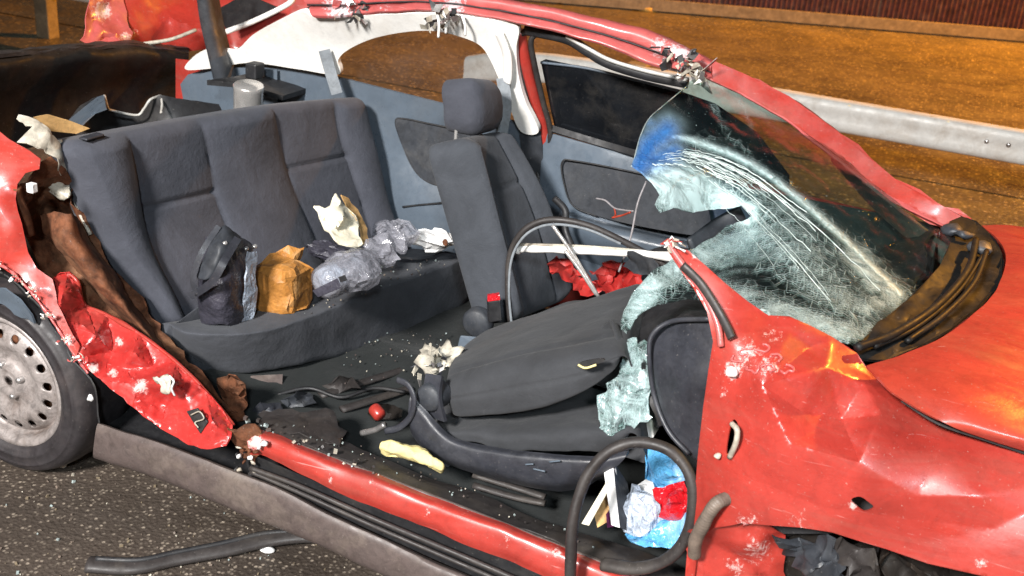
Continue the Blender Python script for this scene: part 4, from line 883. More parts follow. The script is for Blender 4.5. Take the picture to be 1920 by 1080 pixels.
sheet('fender_liner', [(1330, 860), (1700, 900), (1700, 1000), (1330, 1000)], tps([(1330, 860, -.74), (1700, 900, -.74), (1700, 1000, -.76), (1330, 1000, -.76)]), 'black', car, res=40)
sheet('pillar_foot', jag([(1292, 995), (1340, 986), (1440, 984), (1470, 1010), (1470, 1120), (1290, 1120)], 2, 14, 15), L_([(1292, 995, -.80), (1340, 986, -.83), (1440, 984, -.80), (1470, 1010, -.76), (1470, 1120, -.74), (1290, 1120, -.80), (1380, 1040, -.77), (1420, 1030, -.80)]), 'red', car, res=10, amp=.015, freq=12, seed=5, wear=[(1420, 1030, 50, .42), (1380, 1060, 40, .40)])
sheet('arch_liner_front', jag([(1440, 990), (1560, 1000), (1740, 1050), (1960, 1100), (2000, 1300), (1400, 1300)], 2, 30, 16), tps([(1440, 990, -.74), (1740, 1050, -.70), (1960, 1100, -.70), (2000, 1300, -.6), (1400, 1300, -.72)]), 'boot', car, res=16, amp=.05, freq=7, seed=7)
for k_, (ol, dp) in enumerate((([(1450, 1000), (1500, 994), (1560, 1010), (1600, 1040), (1590, 1090), (1540, 1110), (1500, 1070), (1460, 1050)], -.80), ([(1560, 1016), (1620, 1030), (1650, 1070), (1620, 1120), (1570, 1110), (1580, 1060)], -.82), ([(1640, 1050), (1720, 1062), (1800, 1090), (1780, 1130), (1680, 1120)], -.78))):
    sheet('torn_liner', jag(ol, 5, 14, 50+k_), L_([(p[0], p[1], dp+(.03 if i_ % 2 else -.02)) for i_, p in enumerate(ol)]), ('trim_dark', 'rubber', 'boot')[k_], car, res=9, amp=.035, freq=12, seed=k_+3, thick=.004)
blob('bolt_head', tuple(Y(1372, 698, -.80)), (.012, .010, .012), 'headliner', car, .004, 30, 1, 2)
tube('hinge_pin', [Y(1372, 794, -.83), Y(1382, 806, -.845), Y(1380, 830, -.845), Y(1368, 858, -.83)], .006, 'primer', car, 16, 8)
blob('hinge_bolt', tuple(Y(1346, 858, -.825)), (.008, .008, .008), 'primer', car, .006, 30, 2, 2)
rr2 = random.Random(4)
for (cx, cy) in ((1400, 660), (1428, 652), (1455, 672), (1440, 690), (1475, 690), (1412, 690), (1385, 672)):   # bent weld studs
    a_ = rr2.uniform(0, 6); P_ = []
    for k_ in range(8): x_, y_ = cx+(8+rr2.random()*8)*math.cos(a_+k_*.6), cy+(5+rr2.random()*6)*math.sin(a_+k_*.6); P_.append(Y(x_, y_, fender_y(x_, y_)-.004))
    tube('bent_weld', P_, .0028, 'red_pale', car, 24, 6)
tube('pillar_seal', [Y(1280, 498, -.70), Y(1312, 530, -.715), Y(1340, 572, -.735), Y(1362, 612, -.755), Y(1372, 634, -.77)], .013, 'rubber', car, 40, 8, flat=(.007, .011))
tube('pillar_channel', [Y(1252, 452, -.67), Y(1262, 470, -.68), Y(1292, 512, -.70), Y(1322, 556, -.72), Y(1345, 606, -.745), (Y(1352, 650, -.765))], .007, 'red_pale', car, 40, 8)
tatter('torn_metal', 1258, 450, -.66, 10, 12, ['red', 'primer', 'headliner'], 6, .03)
tube('wiring_conduit', [Y(1362, 935, -.83), Y(1345, 943, -.855), Y(1330, 962, -.86), Y(1316, 988, -.855), Y(1304, 1014, -.84), Y(1302, 1040, -.82)], .0155, 'conduit', car, 90, 12, rfun=lambda t: .92+.08*(1 if int(t*60) % 2 else 0)+.12*noise.noise(Vector((t*6, 1, 1))))
# ---- front door rubber seal hanging as a loop in the opening
tube('door_seal_loop', [Y(1070, 1130, -.86), Y(1070, 1060, -.86), Y(1074, 985, -.85), Y(1086, 930, -.83), Y(1106, 885, -.81), Y(1140, 848, -.79), Y(1185, 830, -.77), Y(1230, 834, -.76), Y(1266, 852, -.76), Y(1292, 888, -.77), Y(1300, 930, -.78), Y(1294, 985, -.785), Y(1272, 1030, -.79), Y(1236, 1056, -.79), Y(1190, 1066, -.79), Y(1130, 1058, -.78)], .0165, 'rubber', car, 140, 12, flat=(.0175, .0135), rfun=lambda t: 1+.10*noise.noise(Vector((t*18, 2, 2))))
# ---- hood, cowl, wiper
hood_rows = [[Z(1622, 690, .945), Z(1700, 664, .955), Z(1790, 618, .96), Z(1868, 545, .955), Z(1884, 470, .945), Z(1840, 425, .92)],
             [Z(1650, 715, .945), Z(1760, 690, .965), Z(1860, 650, .97), Z(1940, 580, .965), Z(1960, 490, .95), Z(1900, 425, .92)],
             [Z(1680, 742, .935), Z(1800, 740, .955), Z(1930, 710, .96), Z(2040, 640, .955), Z(2080, 540, .94), Z(2020, 440, .90)],
             [Z(1760, 786, .92), Z(1900, 800, .93), Z(2060, 780, .935), Z(2200, 720, .93), Z(2260, 600, .91), Z(2200, 480, .88)],
             [Z(1850, 818, .90), Z(2020, 850, .91), Z(2200, 850, .91), Z(2360, 790, .90), Z(2450, 660, .88), Z(2400, 520, .86)],
             [Z(2000, 866, .87), Z(2200, 920, .87), Z(2420, 930, .87), Z(2600, 860, .86), Z(2700, 720, .84), Z(2650, 560, .82)]]
patch('hood', hood_rows, 'hood', car, 60, 50, thick=.006, amp=.004, freq=4, wear=[(1900, 700, 10, .1)])
patch('hood_gap', [[Z(1690, 752, .915), Z(1760, 795, .90), Z(1850, 826, .885), Z(1980, 870, .86)], [Z(1700, 740, .90), Z(1780, 780, .885), Z(1870, 812, .87), Z(2000, 860, .84)]], 'black', car, 20, 5)
cw = [(1606, 658), (1616, 640), (1660, 602), (1710, 556), (1760, 500), (1790, 450), (1780, 420), (1800, 404), (1830, 418), (1868, 448), (1882, 480), (1872, 540), (1836, 582), (1790, 616), (1720, 654), (1660, 674), (1612, 672)]
sheet('cowl', cw, tps([(1585, 650, .935), (1660, 602, .95), (1760, 500, .95), (1790, 420, .93), (1882, 480, .935), (1790, 616, .945), (1660, 674, .935), (1760, 570, .925), (1830, 500, .92)]), 'black', car, axis=2, res=11, thick=.008, amp=.012, freq=16, seed=2)
cowl_o = bpy.data.objects['cowl']; cowl_o.data.materials[0] = M['cowl']
tube('wiper', [Z(1606, 652, .965), Z(1680, 624, .975), Z(1760, 570, .98), Z(1815, 505, .98), Z(1830, 450, .97)], .009, 'cowl', car, 40, 8)
tube('wiper_blade', [Z(1640, 650, .962), Z(1720, 612, .967), Z(1795, 548, .97), Z(1842, 480, .965)], .006, 'cowl', car, 40, 6)
tube('wiper_arm', [Z(1700, 640, .955), Z(1770, 590, .975), Z(1826, 530, .975), Z(1850, 470, .965)], .007, 'cowl', car, 30, 6)
for q in ((1790, 430), (1812, 440), (1836, 462)): blob('cowl_clip', tuple(Z(q[0], q[1], .955)), (.03, .03, .012), 'trim_dark', car, .015, 20, q[0], 2)

# ---- shattered laminated windscreen
WA, WB, WC = Y(1310, 130, .50), Y(1790, 430, .66), Y(1600, 648, -.60)
WN = (WB-WA).cross(WC-WA).normalized()
if WN.z < 0: WN = -WN
def Wp(px, py, off):
    d = ray(px, py); t = ((WA+WN*off-CAM).dot(WN))/d.dot(WN); return CAM+d*t
w_ctrl = [(1310, 140, -.01), (1480, 205, -.005), (1640, 350, .0), (1790, 450, .0), (1700, 560, .01), (1600, 645, .0), (1480, 480, -.03), (1400, 300, -.03), (1300, 230, -.05), (1200, 280, -.10), (1195, 320, -.11), (1260, 360, -.10), (1390, 390, -.09), (1370, 410, -.15), (1300, 465, -.17), (1210, 520, -.22), (1170, 600, -.30), (1230, 580, -.25), (1340, 560, -.14), (1440, 590, -.06), (1560, 360, -.005), (1480, 540, -.05), (1560, 600, -.01)]
wof = tps(w_ctrl)
ws_out = [(1300, 150), (1340, 138), (1400, 165), (1480, 205), (1560, 275), (1640, 348), (1720, 410), (1785, 448), (1770, 490), (1715, 550), (1660, 604), (1600, 648), (1560, 640), (1500, 610), (1440, 596), (1390, 570), (1340, 562), (1280, 560), (1225, 575), (1195, 592), (1175, 625), (1164, 615), (1170, 580), (1190, 545), (1225, 508), (1285, 472), (1335, 448), (1362, 424), (1396, 414), (1412, 404), (1395, 385), (1345, 392), (1300, 398), (1262, 392), (1240, 398), (1228, 384), (1236, 362), (1222, 340), (1205, 326), (1184, 312), (1192, 290), (1200, 258), (1216, 224), (1244, 198), (1275, 172)]
wind = sheet('windscreen', jag(ws_out, 1.2, 9, 20), None, 'windscreen', car, res=5, thick=.005, amp=.005, freq=16, seed=3, place=lambda x, y: Wp(x, y, wof(x, y)))
def seg_d(p, poly):
    best = 1e9
    for a, b in zip(poly[:-1], poly[1:]):
        ax, ay = a; dx, dy = b[0]-ax, b[1]-ay; t = max(0, min(1, ((p[0]-ax)*dx+(p[1]-ay)*dy)/(dx*dx+dy*dy))); best = min(best, math.hypot(p[0]-ax-t*dx, p[1]-ay-t*dy))
    return best
FROST = [([(1215, 350), (1260, 372), (1330, 380), (1400, 402)], 30, 1.3), ([(1235, 320), (1300, 345), (1370, 380)], 24, 1.1), ([(1275, 262), (1360, 285), (1450, 335), (1520, 390), (1590, 450), (1650, 510)], 14, .40),
         ([(1180, 590), (1230, 530), (1310, 480), (1400, 430)], 40, .72), ([(1340, 550), (1440, 575), (1560, 622), (1620, 615)], 30, .74), ([(1600, 480), (1640, 530), (1680, 560)], 34, .72), ([(1600, 600), (1660, 560)], 30, .6),
         ([(1400, 420), (1480, 480), (1560, 540), (1620, 590)], 60, .50), ([(1320, 310), (1450, 400), (1540, 500)], 55, .48), ([(1330, 190), (1370, 260), (1430, 310)], 9, .3), ([(1380, 180), (1410, 240)], 6, .35)]
BANDS = [([(1198, 312), (1218, 272), (1250, 246)], 24, 1.0), ([(1206, 308), (1262, 286)], 20, .9), ([(1218, 232), (1262, 244)], 11, .5)]
fa = wind.data.attributes.new('frost', 'FLOAT', 'POINT'); ba = wind.data.attributes.new('band', 'FLOAT', 'POINT'); fv, bv = [], []
for v in wind.data.vertices:
    p = proj(v.co); fv.append(min(1.0, max(a*math.exp(-(seg_d(p, pl)/s_)**2) for pl, s_, a in FROST))); bv.append(min(1.0, max(a*math.exp(-(seg_d(p, pl)/s_)**2) for pl, s_, a in BANDS)))
fv = [max(a, .55*b) for a, b in zip(fv, bv)]
fa.data.foreach_set('value', fv); ba.data.foreach_set('value', bv)
FOLDS = [([(1262, 256), (1300, 264), (1360, 285), (1410, 308), (1450, 335), (1520, 392), (1590, 455), (1650, 515), (1688, 552)], 5, 1.0), ([(1240, 330), (1290, 345), (1340, 372), (1400, 402)], 14, .8), ([(1262, 300), (1330, 340), (1385, 385)], 7, .7)]
fo = wind.data.attributes.new('fold', 'FLOAT', 'POINT'); fo.data.foreach_set('value', [max(a*math.exp(-(seg_d(proj(v.co), pl)/s_)**2) for pl, s_, a in FOLDS) for v in wind.data.vertices])
rc = random.Random(31); bmc = bmesh.new()
for k_ in range(34):
    t0 = rc.uniform(0, .45); t1 = min(1, t0+rc.uniform(.15, .6)); off = rc.gauss(0, 1)
    arc = crspline([(1225, 300), (1300, 290), (1400, 325), (1500, 395), (1600, 480), (1680, 560)], 60)
    pts_ = []
    for s_ in np.linspace(t0, t1, 16):
        a_ = arc[min(59, int(s_*59))]; x_ = a_[0]-abs(off)*50*s_+rc.uniform(-2, 2); y_ = a_[1]-8+abs(off)*70*(.2+s_*.8)+rc.uniform(-2, 2)
        pts_.append((x_, y_))
    w_ = rc.choice((.0004, .0005, .0006, .0009)); prev_ = None
    for (x_, y_) in pts_:
        c_ = Wp(x_, y_, wof(x_, y_)+.004); q_ = [bmc.verts.new(c_+Vector((0, w_, w_))), bmc.verts.new(c_+Vector((0, -w_, -w_*.5))), bmc.verts.new(c_+Vector((0, 0, w_*1.6)))]
        if prev_:
            for i_ in range(3): bmc.faces.new((prev_[i_], prev_[(i_+1) % 3], q_[(i_+1) % 3], q_[i_]))
        prev_ = q_
me = bpy.data.meshes.new('m'); bmc.to_mesh(me); bmc.free(); link('crack_lines', me, 'crack', wind)
# hanging crumbled strip of the same pane
hang = sheet('hanging_glass', jag([(1172, 640), (1190, 632), (1216, 640), (1222, 700), (1220, 780), (1200, 795), (1172, 800), (1150, 820), (1142, 815), (1126, 790), (1122, 750), (1140, 730), (1160, 700)], 4, 9, 22), tps([(1172, 640, -.42), (1216, 640, -.44), (1220, 780, -.52), (1150, 820, -.57), (1122, 750, -.54), (1170, 720, -.53)]), 'windscreen', car, res=6, amp=.02, freq=24, seed=5, thick=.005)
fa = hang.data.attributes.new('frost', 'FLOAT', 'POINT'); fa.data.foreach_set('value', [.72]*len(hang.data.vertices))
tube('screen_edge', [Wp(x, y, wof(x, y)) for x, y in ((1290, 160), (1244, 198), (1216, 224), (1200, 258), (1190, 295), (1184, 312))], .002, 'shard', car, 40, 6)
patch('pillar_inner_trim', [[Wp(1560, 288, -.03), Wp(1660, 372, -.03), Wp(1790, 470, -.03)], [Wp(1560, 300, -.10), Wp(1650, 400, -.10), Wp(1770, 500, -.08)]], 'skirt', car, 20, 6, thick=.01)
tube('torn_mirror_stalk', [Wp(1395, 402, -.14), Wp(1350, 425, -.2), Wp(1295, 465, -.26)], .02, 'trim_dark', car, 20, 8, flat=(.008, .03))

# ---- boot, tail panel, tailgate
tp = [[Xx(-160, 120, -.70), Xx(0, 100, -.74), Xx(120, 90, -.76), Xx(240, 82, -.76), Xx(352, 95, -.74)],
      [Xx(-160, 150, -.66), Xx(0, 128, -.70), Xx(120, 118, -.72), Xx(240, 108, -.72), Xx(352, 118, -.70)],
      [Xx(-160, 240, -.72), Xx(0, 200, -.76), Xx(120, 180, -.78), Xx(240, 165, -.78), Xx(340, 165, -.76)],
      [Xx(-160, 330, -.72), Xx(0, 290, -.76), Xx(120, 260, -.78), Xx(240, 250, -.78), Xx(345, 235, -.76)]]
patch('tail_panel', tp, 'boot', car, 50, 40, amp=.01, freq=6, seed=2)
patch('tail_seal', [[Xx(-160, 116, -.74), Xx(0, 97, -.78), Xx(120, 87, -.80), Xx(240, 79, -.80), Xx(352, 92, -.78)], [Xx(-160, 124, -.68), Xx(0, 104, -.72), Xx(120, 95, -.74), Xx(240, 87, -.74), Xx(352, 100, -.72)]], 'rubber', car, 40, 6, thick=.014, amp=.01, freq=12)
patch('boot_floor', [[(-.8, -.7, .45), (-.8, .75, .45)], [(.2, -.7, .45), (.2, .75, .45)]], 'boot', car, 10, 10, amp=.03)
patch('boot_side', [[Y(330, 110, .80), Y(420, 120, .78), Y(560, 130, .75)], [Y(330, 260, .80), Y(420, 300, .78), Y(560, 320, .75)]], 'red', car, 14, 12)
patch('boot_liner', [[Y(345, 150, .74), Y(420, 128, .72), Y(520, 130, .70)], [Y(342, 230, .74), Y(420, 250, .72), Y(520, 280, .70)]], 'trim', car, 14, 12)
# broken parcel shelf
sheet('parcel_shelf', jag([(126, 228), (150, 198), (176, 184), (196, 178), (202, 200), (208, 206), (256, 216), (270, 205), (282, 186), (300, 178), (330, 184), (410, 196), (420, 220), (300, 260), (150, 260)], .8, 12, 23), tps([(126, 228, .80), (196, 178, .88), (256, 216, .80), (282, 186, .88), (410, 196, .84), (420, 220, .80), (150, 260, .74), (300, 260, .74)]), 'black', car, axis=2, res=9, thick=.006)
sheet('parcel_shelf_end', [(126, 232), (150, 200), (176, 185), (196, 179), (200, 204), (178, 212), (150, 238)], tps([(126, 232, .80), (196, 179, .89), (150, 238, .84)]), 'trim', car, axis=2, res=8, thick=.006)
tube('shelf_edge', [Z(a, b, z) for a, b, z in ((196, 179, .892), (202, 202, .87), (210, 207, .85), (256, 216, .825), (270, 204, .85), (282, 187, .885), (302, 179, .89))], .005, 'galv', car, 40, 6)
tube('shelf_edge', [Z(302, 180, .89), Z(304, 196, .87), Z(302, 212, .85)], .005, 'galv', car, 14, 6)
tl1 = [(152, 78), (162, 40), (172, 8), (178, -30), (218, -30), (232, 8), (246, 74), (236, 82)]
sheet('tailgate_skin', jag(tl1, 1.5, 12, 25), L_([(152, 78, -.86), (178, -30, -.94), (218, -30, -.95), (246, 74, -.84), (200, 20, -.92), (215, 60, -.84)]), 'red_pale', car, axis=0, res=8, amp=.02, freq=12, seed=3, wear=[(190, 20, 30, .55), (235, 70, 20, .5), (165, 60, 16, .35)])
tl2 = [(246, 74), (236, 30), (220, -30), (380, -30), (470, -30), (600, -30), (598, 10), (560, 30), (470, 70), (440, 96), (400, 94), (352, 97), (300, 90)]
sheet('tailgate', jag(tl2, 1.0, 18, 26), L_([(246, 74, -.86), (220, -30, -.96), (380, -30, -.90), (600, -30, -.30), (598, 10, -.28), (470, 70, -.55), (440, 96, -.62), (352, 97, -.78), (300, 90, -.84), (310, 30, -.84), (370, 60, -.70), (420, 10, -.72)]), 'red', car, axis=0, res=11, amp=.012, freq=8, seed=5, wear=[(250, 60, 20, .4)])
sheet('tailgate_window', [(404, 20), (440, 0), (475, -6), (522, 14), (470, 40), (424, 54)], tps([(404, 20, -.60), (475, -6, -.48), (522, 14, -.40), (424, 54, -.58)]), 'black', car, axis=0, res=14, thick=.006)
tube('tailgate_edge', [Xx(270, 82, -.79), Xx(320, 74, -.72), Xx(368, 56, -.66)], .008, 'primer', car, 24, 7)
tube('tailgate_edge', [Xx(424, 60, -.50), Xx(480, 38, -.40), Xx(540, 8, -.30), Xx(552, -8, -.3)], .012, 'headliner', car, 24, 7)
tube('tailgate_seal', [Xx(440, 100, -.48), Xx(480, 82, -.40), Xx(540, 50, -.28), Xx(590, 12, -.2), Xx(600, -8, -.2)], .016, 'rubber', car, 40, 8)
tube('tailgate_seal', [Xx(436, 112, -.44), Xx(470, 106, -.40), Xx(500, 84, -.34), Xx(545, 56, -.25)], .018, 'boot', car, 40, 8)
gp = [[Xx(366, -30, -.42), Xx(376, 40, -.38), Xx(390, 100, -.32), Xx(402, 152, -.28)], [Xx(388, -34, -.40), Xx(400, 38, -.36), Xx(414, 98, -.30), Xx(424, 156, -.26)], [Xx(404, -30, -.44), Xx(416, 40, -.40), Xx(430, 96, -.34), Xx(442, 146, -.30)]]
patch('pillar_cover', gp, 'trim_dark', car, 30, 14, thick=.012)
sheet('speaker_shelf', [(388, 155), (440, 148), (475, 140), (576, 170), (530, 184), (450, 160)], tps([(388, 155, .93), (475, 140, .94), (576, 170, .91), (450, 160, .93)]), 'black', car, axis=2, res=14, thick=.02)
box('belt_reel', tuple(Y(478, 132, .60)), (.05, .06, .06), 'black', car, .006)
# far outer side seen through the openings from further along
patch('outer_side', [[(-.5, .80, .87), (.4, .82, .87), (1.2, .83, .86), (2.2, .82, .84), (3.2, .78, .80)], [(-.6, .84, .6), (.4, .86, .6), (1.2, .86, .6), (2.2, .86, .6), (3.3, .82, .6)], [(-.6, .82, .22), (.4, .83, .2), (1.2, .83, .2), (2.2, .83, .2), (3.3, .8, .22)]], 'red', car, 30, 12)

patch('kick_panel', [[(1.3, .775, .84), (2.0, .775, .85), (2.5, .77, .85)], [(1.3, .775, .3), (2.0, .775, .3), (2.5, .77, .3)]], 'black', car, 10, 8)
# ================================================================== LOOSE THINGS IN AND AROUND THE CAR
# black handbag leaning on the rear seat
bag = thing('handbag', 'black handbag with straps leaning on the near end of rear seat', 'bag')
b_rows = [[Y(388, 440, -.44), Y(420, 424, -.42), Y(478, 450, -.30)], [Y(372, 500, -.48), Y(415, 500, -.50), Y(476, 510, -.36)], [Y(366, 560, -.50), Y(415, 565, -.52), Y(474, 570, -.38)], [Y(372, 610, -.48), Y(415, 614, -.50), Y(472, 612, -.38)]]
slab('body', b_rows, .10, 'bag', bag, r=.014, corner=.012, nu=24, nv=40, flip=-1, amp=.008, freq=12, seed=1)
slab('flap', [[Y(402, 428, -.45), Y(426, 422, -.44), Y(452, 440, -.40)], [Y(384, 470, -.52), Y(410, 470, -.53), Y(440, 470, -.48)], [Y(366, 520, -.54), Y(388, 522, -.55), Y(412, 512, -.53)]], .014, 'trim_dark', bag, r=.006, corner=.012, nu=16, nv=26, flip=-1, amp=.008, freq=13, seed=4)
strap('strap', [Y(410, 424, -.47), Y(380, 470, -.53), Y(362, 520, -.56), Y(368, 552, -.56)], .016, 'dash', bag, .005)
strap('strap', [Y(446, 446, -.45), Y(420, 490, -.55), Y(396, 530, -.57), Y(356, 556, -.55)], .022, 'dash', bag, .005)
for q in ((422, 456), (462, 466), (478, 462)): lathe('rivet', [(0, -.008), (.006, -.006), (.006, .004)], Y(q[0], q[1], -.50 if q[0] < 440 else -.37), (0, 1, 0), 'chrome', bag, 12)
patch('side_strip', [[Y(462, 470, -.41), Y(482, 474, -.37)], [Y(458, 540, -.43), Y(480, 545, -.38)], [Y(452, 610, -.42), Y(472, 612, -.38)]], 'grey_film', bag, 10, 20, thick=.006, amp=.01, freq=14)
adopt(bag, tuple(Y(420, 614, -.42)))
# brown paper bag
o = blob('paper_bag', tuple(Y(528, 535, -.24)), (.082, .065, .085), 'brown_paper', None, .02, 11, 8, 3, squash=.4, facet=.05)
tag(o, 'crumpled brown paper bag on rear seat beside black handbag', 'paper bag')
o = blob('paper_bag_top', tuple(Y(542, 484, -.18)), (.035, .03, .03), 'brown_paper', None, .03, 16, 3, 2, facet=.12); bt = o
bt.name = 'crumpled_paper'; tag(o, 'small twist of brown paper standing behind the brown bag', 'paper')
# plastic-wrapped bottle
btl = thing('wrapped_bottle', 'bottle wrapped in grey plastic lying on the rear seat', 'bottle')
p0, p1 = Y(600, 535, -.30), Y(705, 482, -.06); ax = (p1-p0)
lathe('bottle_body', [(0, -.0), (.03, .0), (.050, .012), (.056, .04), (.056, ax.length*.7), (.04, ax.length*.88), (.026, ax.length), (0, ax.length)], p0, ax, 'clear', btl, 32)
lathe('bottle_inner', [(0, .01), (.042, .012), (.046, .04), (.046, ax.length*.65), (.02, ax.length*.85), (0, ax.length*.86)], p0, ax, 'grey_film', btl, 24)
blob('wrapping', tuple(p0.lerp(p1, .5)), (.10, .075, .062), 'clear', btl, .02, 11, 6, 3, facet=.06)
hexa('printed_label', Y(585, 545, -.385), Y(632, 522, -.385), Y(640, 540, -.385), Y(596, 558, -.385), (0, .004, 0), 'bag', btl, .002)
hexa('label_mark', Y(634, 520, -.387), Y(646, 516, -.387), Y(650, 526, -.387), Y(638, 530, -.387), (0, .004, 0), 'black', btl, .001)
blob('wrapping_end', tuple(Y(722, 472, -.04)), (.05, .04, .035), 'clear', btl, .03, 14, 9, 3, facet=.10)
adopt(btl, tuple(p0.lerp(p1, .5)-Vector((0, 0, .06))))
# torn cream envelope standing against the backrest
o = sheet('envelope', jag([(590, 390), (602, 386), (610, 396), (628, 362), (636, 374), (650, 392), (664, 410), (672, 440), (682, 462), (660, 466), (636, 460), (618, 440), (600, 420)], 2, 9, 30), L_([(590, 390, -.05), (628, 362, .02), (664, 410, .06), (682, 462, -.04), (618, 440, -.10), (640, 410, -.05)]), 'paper', None, res=6, amp=.012, freq=16, seed=3, thick=.006); tag(o, 'torn cream envelope standing upright against rear seat backrest', 'envelope')
o = sheet('paper_sheet', jag([(640, 362), (652, 372), (668, 392), (686, 420), (690, 458), (684, 462), (672, 424), (654, 390)], 2, 9, 31), L_([(640, 362, .06), (668, 392, .10), (690, 458, .04), (654, 390, .05)]), 'tan', None, res=6, amp=.012, freq=16, seed=6, thick=.004); tag(o, 'yellowed crumpled paper edge behind the cream envelope', 'paper')
o = blob('dark_pouch', tuple(Y(618, 470, -.02)), (.07, .04, .028), 'bag', None, .02, 16, 4, 3, facet=.08); tag(o, 'dark crumpled pouch between the envelope and wrapped bottle', 'pouch')
o = blob('clear_packet', tuple(Y(742, 440, .22)), (.075, .05, .038), 'clear', None, .04, 12, 7, 3, facet=.10); tag(o, 'clear crumpled plastic packet near far end of rear seat', 'packet')
o = blob('white_cloth', tuple(Y(812, 448, .34)), (.085, .06, .032), 'white', None, .03, 9, 5, 3, facet=.07); tag(o, 'crumpled white cloth at the far end of the rear seat', 'cloth')
o = blob('brown_cap', tuple(Y(834, 456, .27)), (.013, .012, .012), 'rust', None, .008, 25, 3, 2); tag(o, 'small brown lump resting against the white cloth', 'lump')
o = sheet('dark_tray', [(745, 474), (772, 468), (820, 472), (815, 480), (785, 485), (745, 483)], tps([(735, 470, .485), (840, 470, .49), (735, 486, .49)]), 'trim_dark', None, axis=2, res=12, thick=.008); tag(o, 'flat dark plastic tray in front of the white cloth', 'tray')
# chrome tin on the parcel shelf
tin = Y(466, 182, .40)
o = lathe('chrome_tin', [(0, .05), (.050, .05), (.056, .044), (.054, .03), (.054, -.05), (.05, -.06), (0, -.06)], tin, (0.1, -.1, 1), 'chrome', None, 40); tag(o, 'shiny chrome tin standing behind the rear seat backrest', 'tin')
# floor bits
o = lathe('red_plug', [(0, 0), (.016, .0), (.019, .006), (.019, .034), (.014, .04), (0, .04)], Y(700, 764, -.50), (.8, -.35, -.3), 'red', None, 20); tag(o, 'small red plastic plug on floor behind folded seat', 'plug')
slab_pts = [[Y(708, 824, -.66), Y(740, 824, -.66), Y(790, 842, -.66), Y(832, 870, -.665)], [Y(708, 838, -.68), Y(740, 846, -.68), Y(785, 866, -.68), Y(826, 884, -.68)]]
o = slab('foam_strip', slab_pts, .035, 'foam', None, r=.012, corner=.012, nu=30, nv=8, flip=-1, amp=.012, freq=18, seed=2); tag(o, 'yellow foam strip lying between the seat and red sill', 'foam')
# rubbish in the footwell
o = sheet('blue_packet', jag([(1208, 836), (1232, 832), (1266, 850), (1292, 888), (1296, 908), (1266, 920), (1214, 922), (1214, 880)], 1.5, 10, 41), L_([(1212, 842, -.48), (1262, 856, -.52), (1290, 905, -.55), (1218, 914, -.50), (1245, 880, -.56)]), 'blue', None, res=7, amp=.014, freq=15, seed=2, thick=.004); tag(o, 'blue and white plastic packet, upper one inside the seal loop', 'packet')
o = sheet('blue_packet', jag([(1176, 1004), (1200, 982), (1236, 962), (1262, 964), (1292, 948), (1290, 985), (1268, 1018), (1226, 1028), (1184, 1024)], 1.5, 10, 42), L_([(1186, 1000, -.62), (1236, 964, -.58), (1282, 960, -.62), (1258, 1016, -.66), (1190, 1018, -.66), (1230, 990, -.65)]), 'blue', None, res=7, amp=.014, freq=15, seed=5, thick=.004); tag(o, 'blue plastic packet, lower one inside the seal loop', 'packet')
o = sheet('red_packet', jag([(1226, 922), (1252, 906), (1282, 902), (1294, 930), (1290, 962), (1258, 976), (1236, 970), (1236, 944)], 1.5, 9, 43), L_([(1234, 920, -.60), (1278, 906, -.60), (1284, 950, -.63), (1240, 966, -.62), (1262, 936, -.66)]), 'red_film', None, res=6, amp=.014, freq=18, seed=6, thick=.004); tag(o, 'glossy red plastic packet between the two blue packets', 'packet')
o = blob('plastic_film', tuple(Y(1206, 962, -.60)), (.058, .05, .06), 'grey_film', None, .02, 16, 4, 3, facet=.09); tag(o, 'crumpled pale plastic film beside the red packet', 'film')
o = blob('plastic_film', tuple(Y(1216, 924, -.55)), (.04, .03, .02), 'white', None, .03, 18, 8, 2, facet=.15); tag(o, 'small white plastic scrap behind the pale film', 'film')
ctn = thing('carton', 'opened white carton lying on edge inside the door opening', 'carton')
hexa('panel', Y(1132, 884, -.60), Y(1150, 878, -.60), Y(1162, 990, -.66), Y(1146, 985, -.66), (0, .02, 0), 'white', ctn, .001)
hexa('panel', Y(1150, 878, -.60), Y(1172, 912, -.56), Y(1186, 1000, -.62), Y(1162, 990, -.66), (0, .02, 0), 'dash', ctn, .001)
hexa('panel', Y(1138, 902, -.62), Y(1142, 918, -.62), Y(1104, 986, -.66), Y(1090, 982, -.66), (0, .02, 0), 'paper', ctn, .001)
hexa('panel', Y(1112, 958, -.60), Y(1140, 925, -.58), Y(1146, 975, -.60), Y(1120, 990, -.62), (0, .008, 0), 'tan', ctn, .001)
hexa('panel', Y(1136, 965, -.62), Y(1147, 950, -.62), Y(1150, 988, -.64), Y(1138, 990, -.64), (0, .008, 0), 'purple', ctn, .001)
adopt(ctn, tuple(Y(1146, 990, -.62)))
o = hexa('white_cup', Y(1192, 800, -.40), Y(1222, 790, -.40), Y(1226, 822, -.42), Y(1190, 820, -.42), (0, .05, 0), 'headliner', None, .004); tag(o, 'pale plastic scrap under the hanging glass', 'scrap')
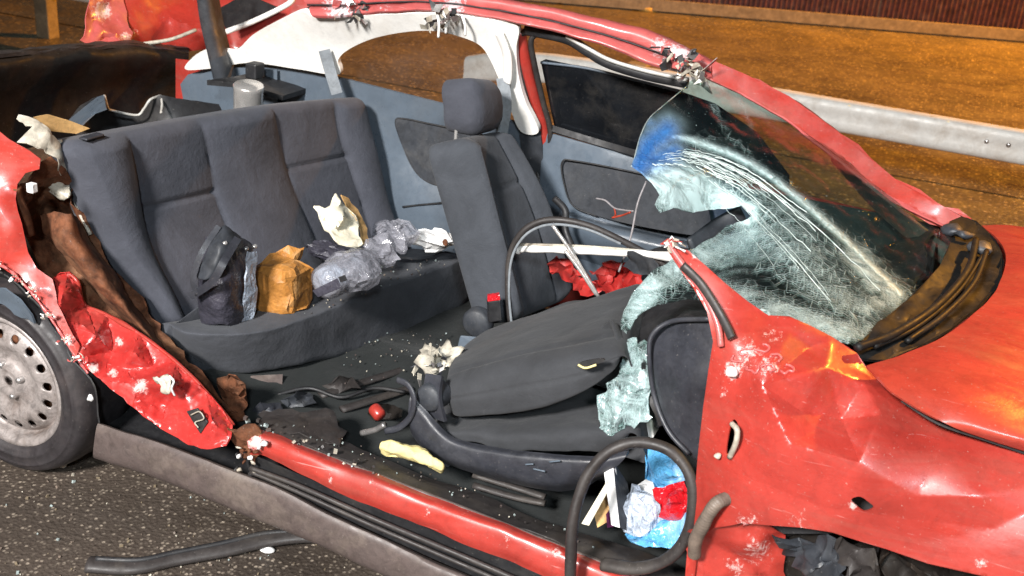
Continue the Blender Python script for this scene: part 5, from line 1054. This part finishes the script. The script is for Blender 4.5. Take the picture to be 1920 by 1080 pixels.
# things on the ground
G0 = [Z(165, 1058, .02), Z(250, 1062, .02), Z(330, 1046, .02), Z(420, 1030, .022), Z(500, 1012, .025), Z(560, 1004, .03), Z(610, 1004, .03)]
trim_ = thing('rubber_trim', 'torn black rubber trim strip lying on the wet ground', 'trim strip')
tube('strip', G0, .02, 'rubber', trim_, 70, 10, flat=(.030, .016))
tube('lip', [Z(180, 1048, .035), Z(260, 1050, .035), Z(330, 1036, .035), Z(420, 1018, .037), Z(500, 1000, .04), Z(590, 996, .04)], .008, 'black', trim_, 60, 8)
adopt(trim_, tuple(Z(400, 1040, 0)))
bm = bmesh.new(); rr = random.Random(9)
for i in range(420):
    px, py = rr.uniform(-100, 900), rr.uniform(860, 1250); q = Z(px, py, .006); s_ = rr.choice((.002, .0025, .003, .004, .006))
    r_ = bmesh.ops.create_cube(bm, size=1.0, matrix=Matrix.Translation(q) @ Matrix.Rotation(rr.uniform(0, 3), 4, (rr.random(), rr.random(), 1)) @ Matrix.Diagonal((s_*rr.uniform(.7, 2), s_*rr.uniform(.7, 1.6), s_, 1)))
    mi = rr.choice((0, 1, 2, 2, 3, 3))
    for f in {f for v in r_['verts'] for f in v.link_faces}: f.material_index = mi
me = bpy.data.meshes.new('m'); bm.to_mesh(me); bm.free()
o = link('gravel', me, ['shard', 'primer', 'wood', 'conduit'], None, smooth=False); o['kind'] = 'stuff'
bm = bmesh.new()
for i in range(420):   # glass crumbs in the cabin and on the sill
    z_ = rr.random()
    if z_ < .45: px = rr.uniform(540, 1130); q = Y(px, 800+(px-500)*.40+rr.uniform(-30, 40), -.71); q.z += .012
    elif z_ < .75: q = Z(rr.uniform(640, 860), rr.uniform(620, 720), .30)
    else: t = rr.random(); q = Z(560+t*280+rr.uniform(-20, 20), 590-t*100+rr.uniform(-30, 6), .487)
    s_ = rr.uniform(.0012, .0045)
    if i % 5 == 0: t = rr.random(); q = Y(470+t*240+rr.uniform(-15, 15), 800+t*95+rr.uniform(-18, 22), -.72-.05*rr.random()); s_ = rr.uniform(.003, .010)
    r_ = bmesh.ops.create_cube(bm, size=s_, matrix=Matrix.Translation(q) @ Matrix.Rotation(rr.uniform(0, 3), 4, (rr.random(), rr.random(), 1)))
bm.faces.ensure_lookup_table(); bm.faces.index_update()
for f in bm.faces: f.material_index = (f.index//6) % 4
me = bpy.data.meshes.new('m'); bm.to_mesh(me); bm.free()
o = link('glass_crumbs', me, ['shard', 'primer', 'rubber', 'skirt'], None, smooth=False); o['kind'] = 'stuff'
for (px, py, s_) in ((932/2.7, 680+1000/2.7, .02), (1350/2.7, 680+945/2.7, .022), (310/2.7, 680+515/2.7, .02)):
    o = blob('plastic_chip', tuple(Z(px, py, .01)), (s_, s_*.6, .008), 'white', None, .006, 30, px, 2)
    tag(o, {345: 'white plastic chip right beside the rubber trim strip', 499: 'white plastic chip below the right end of trim strip', 114: 'white plastic chip at the foot of rear tyre'}[int(px)], 'chip')
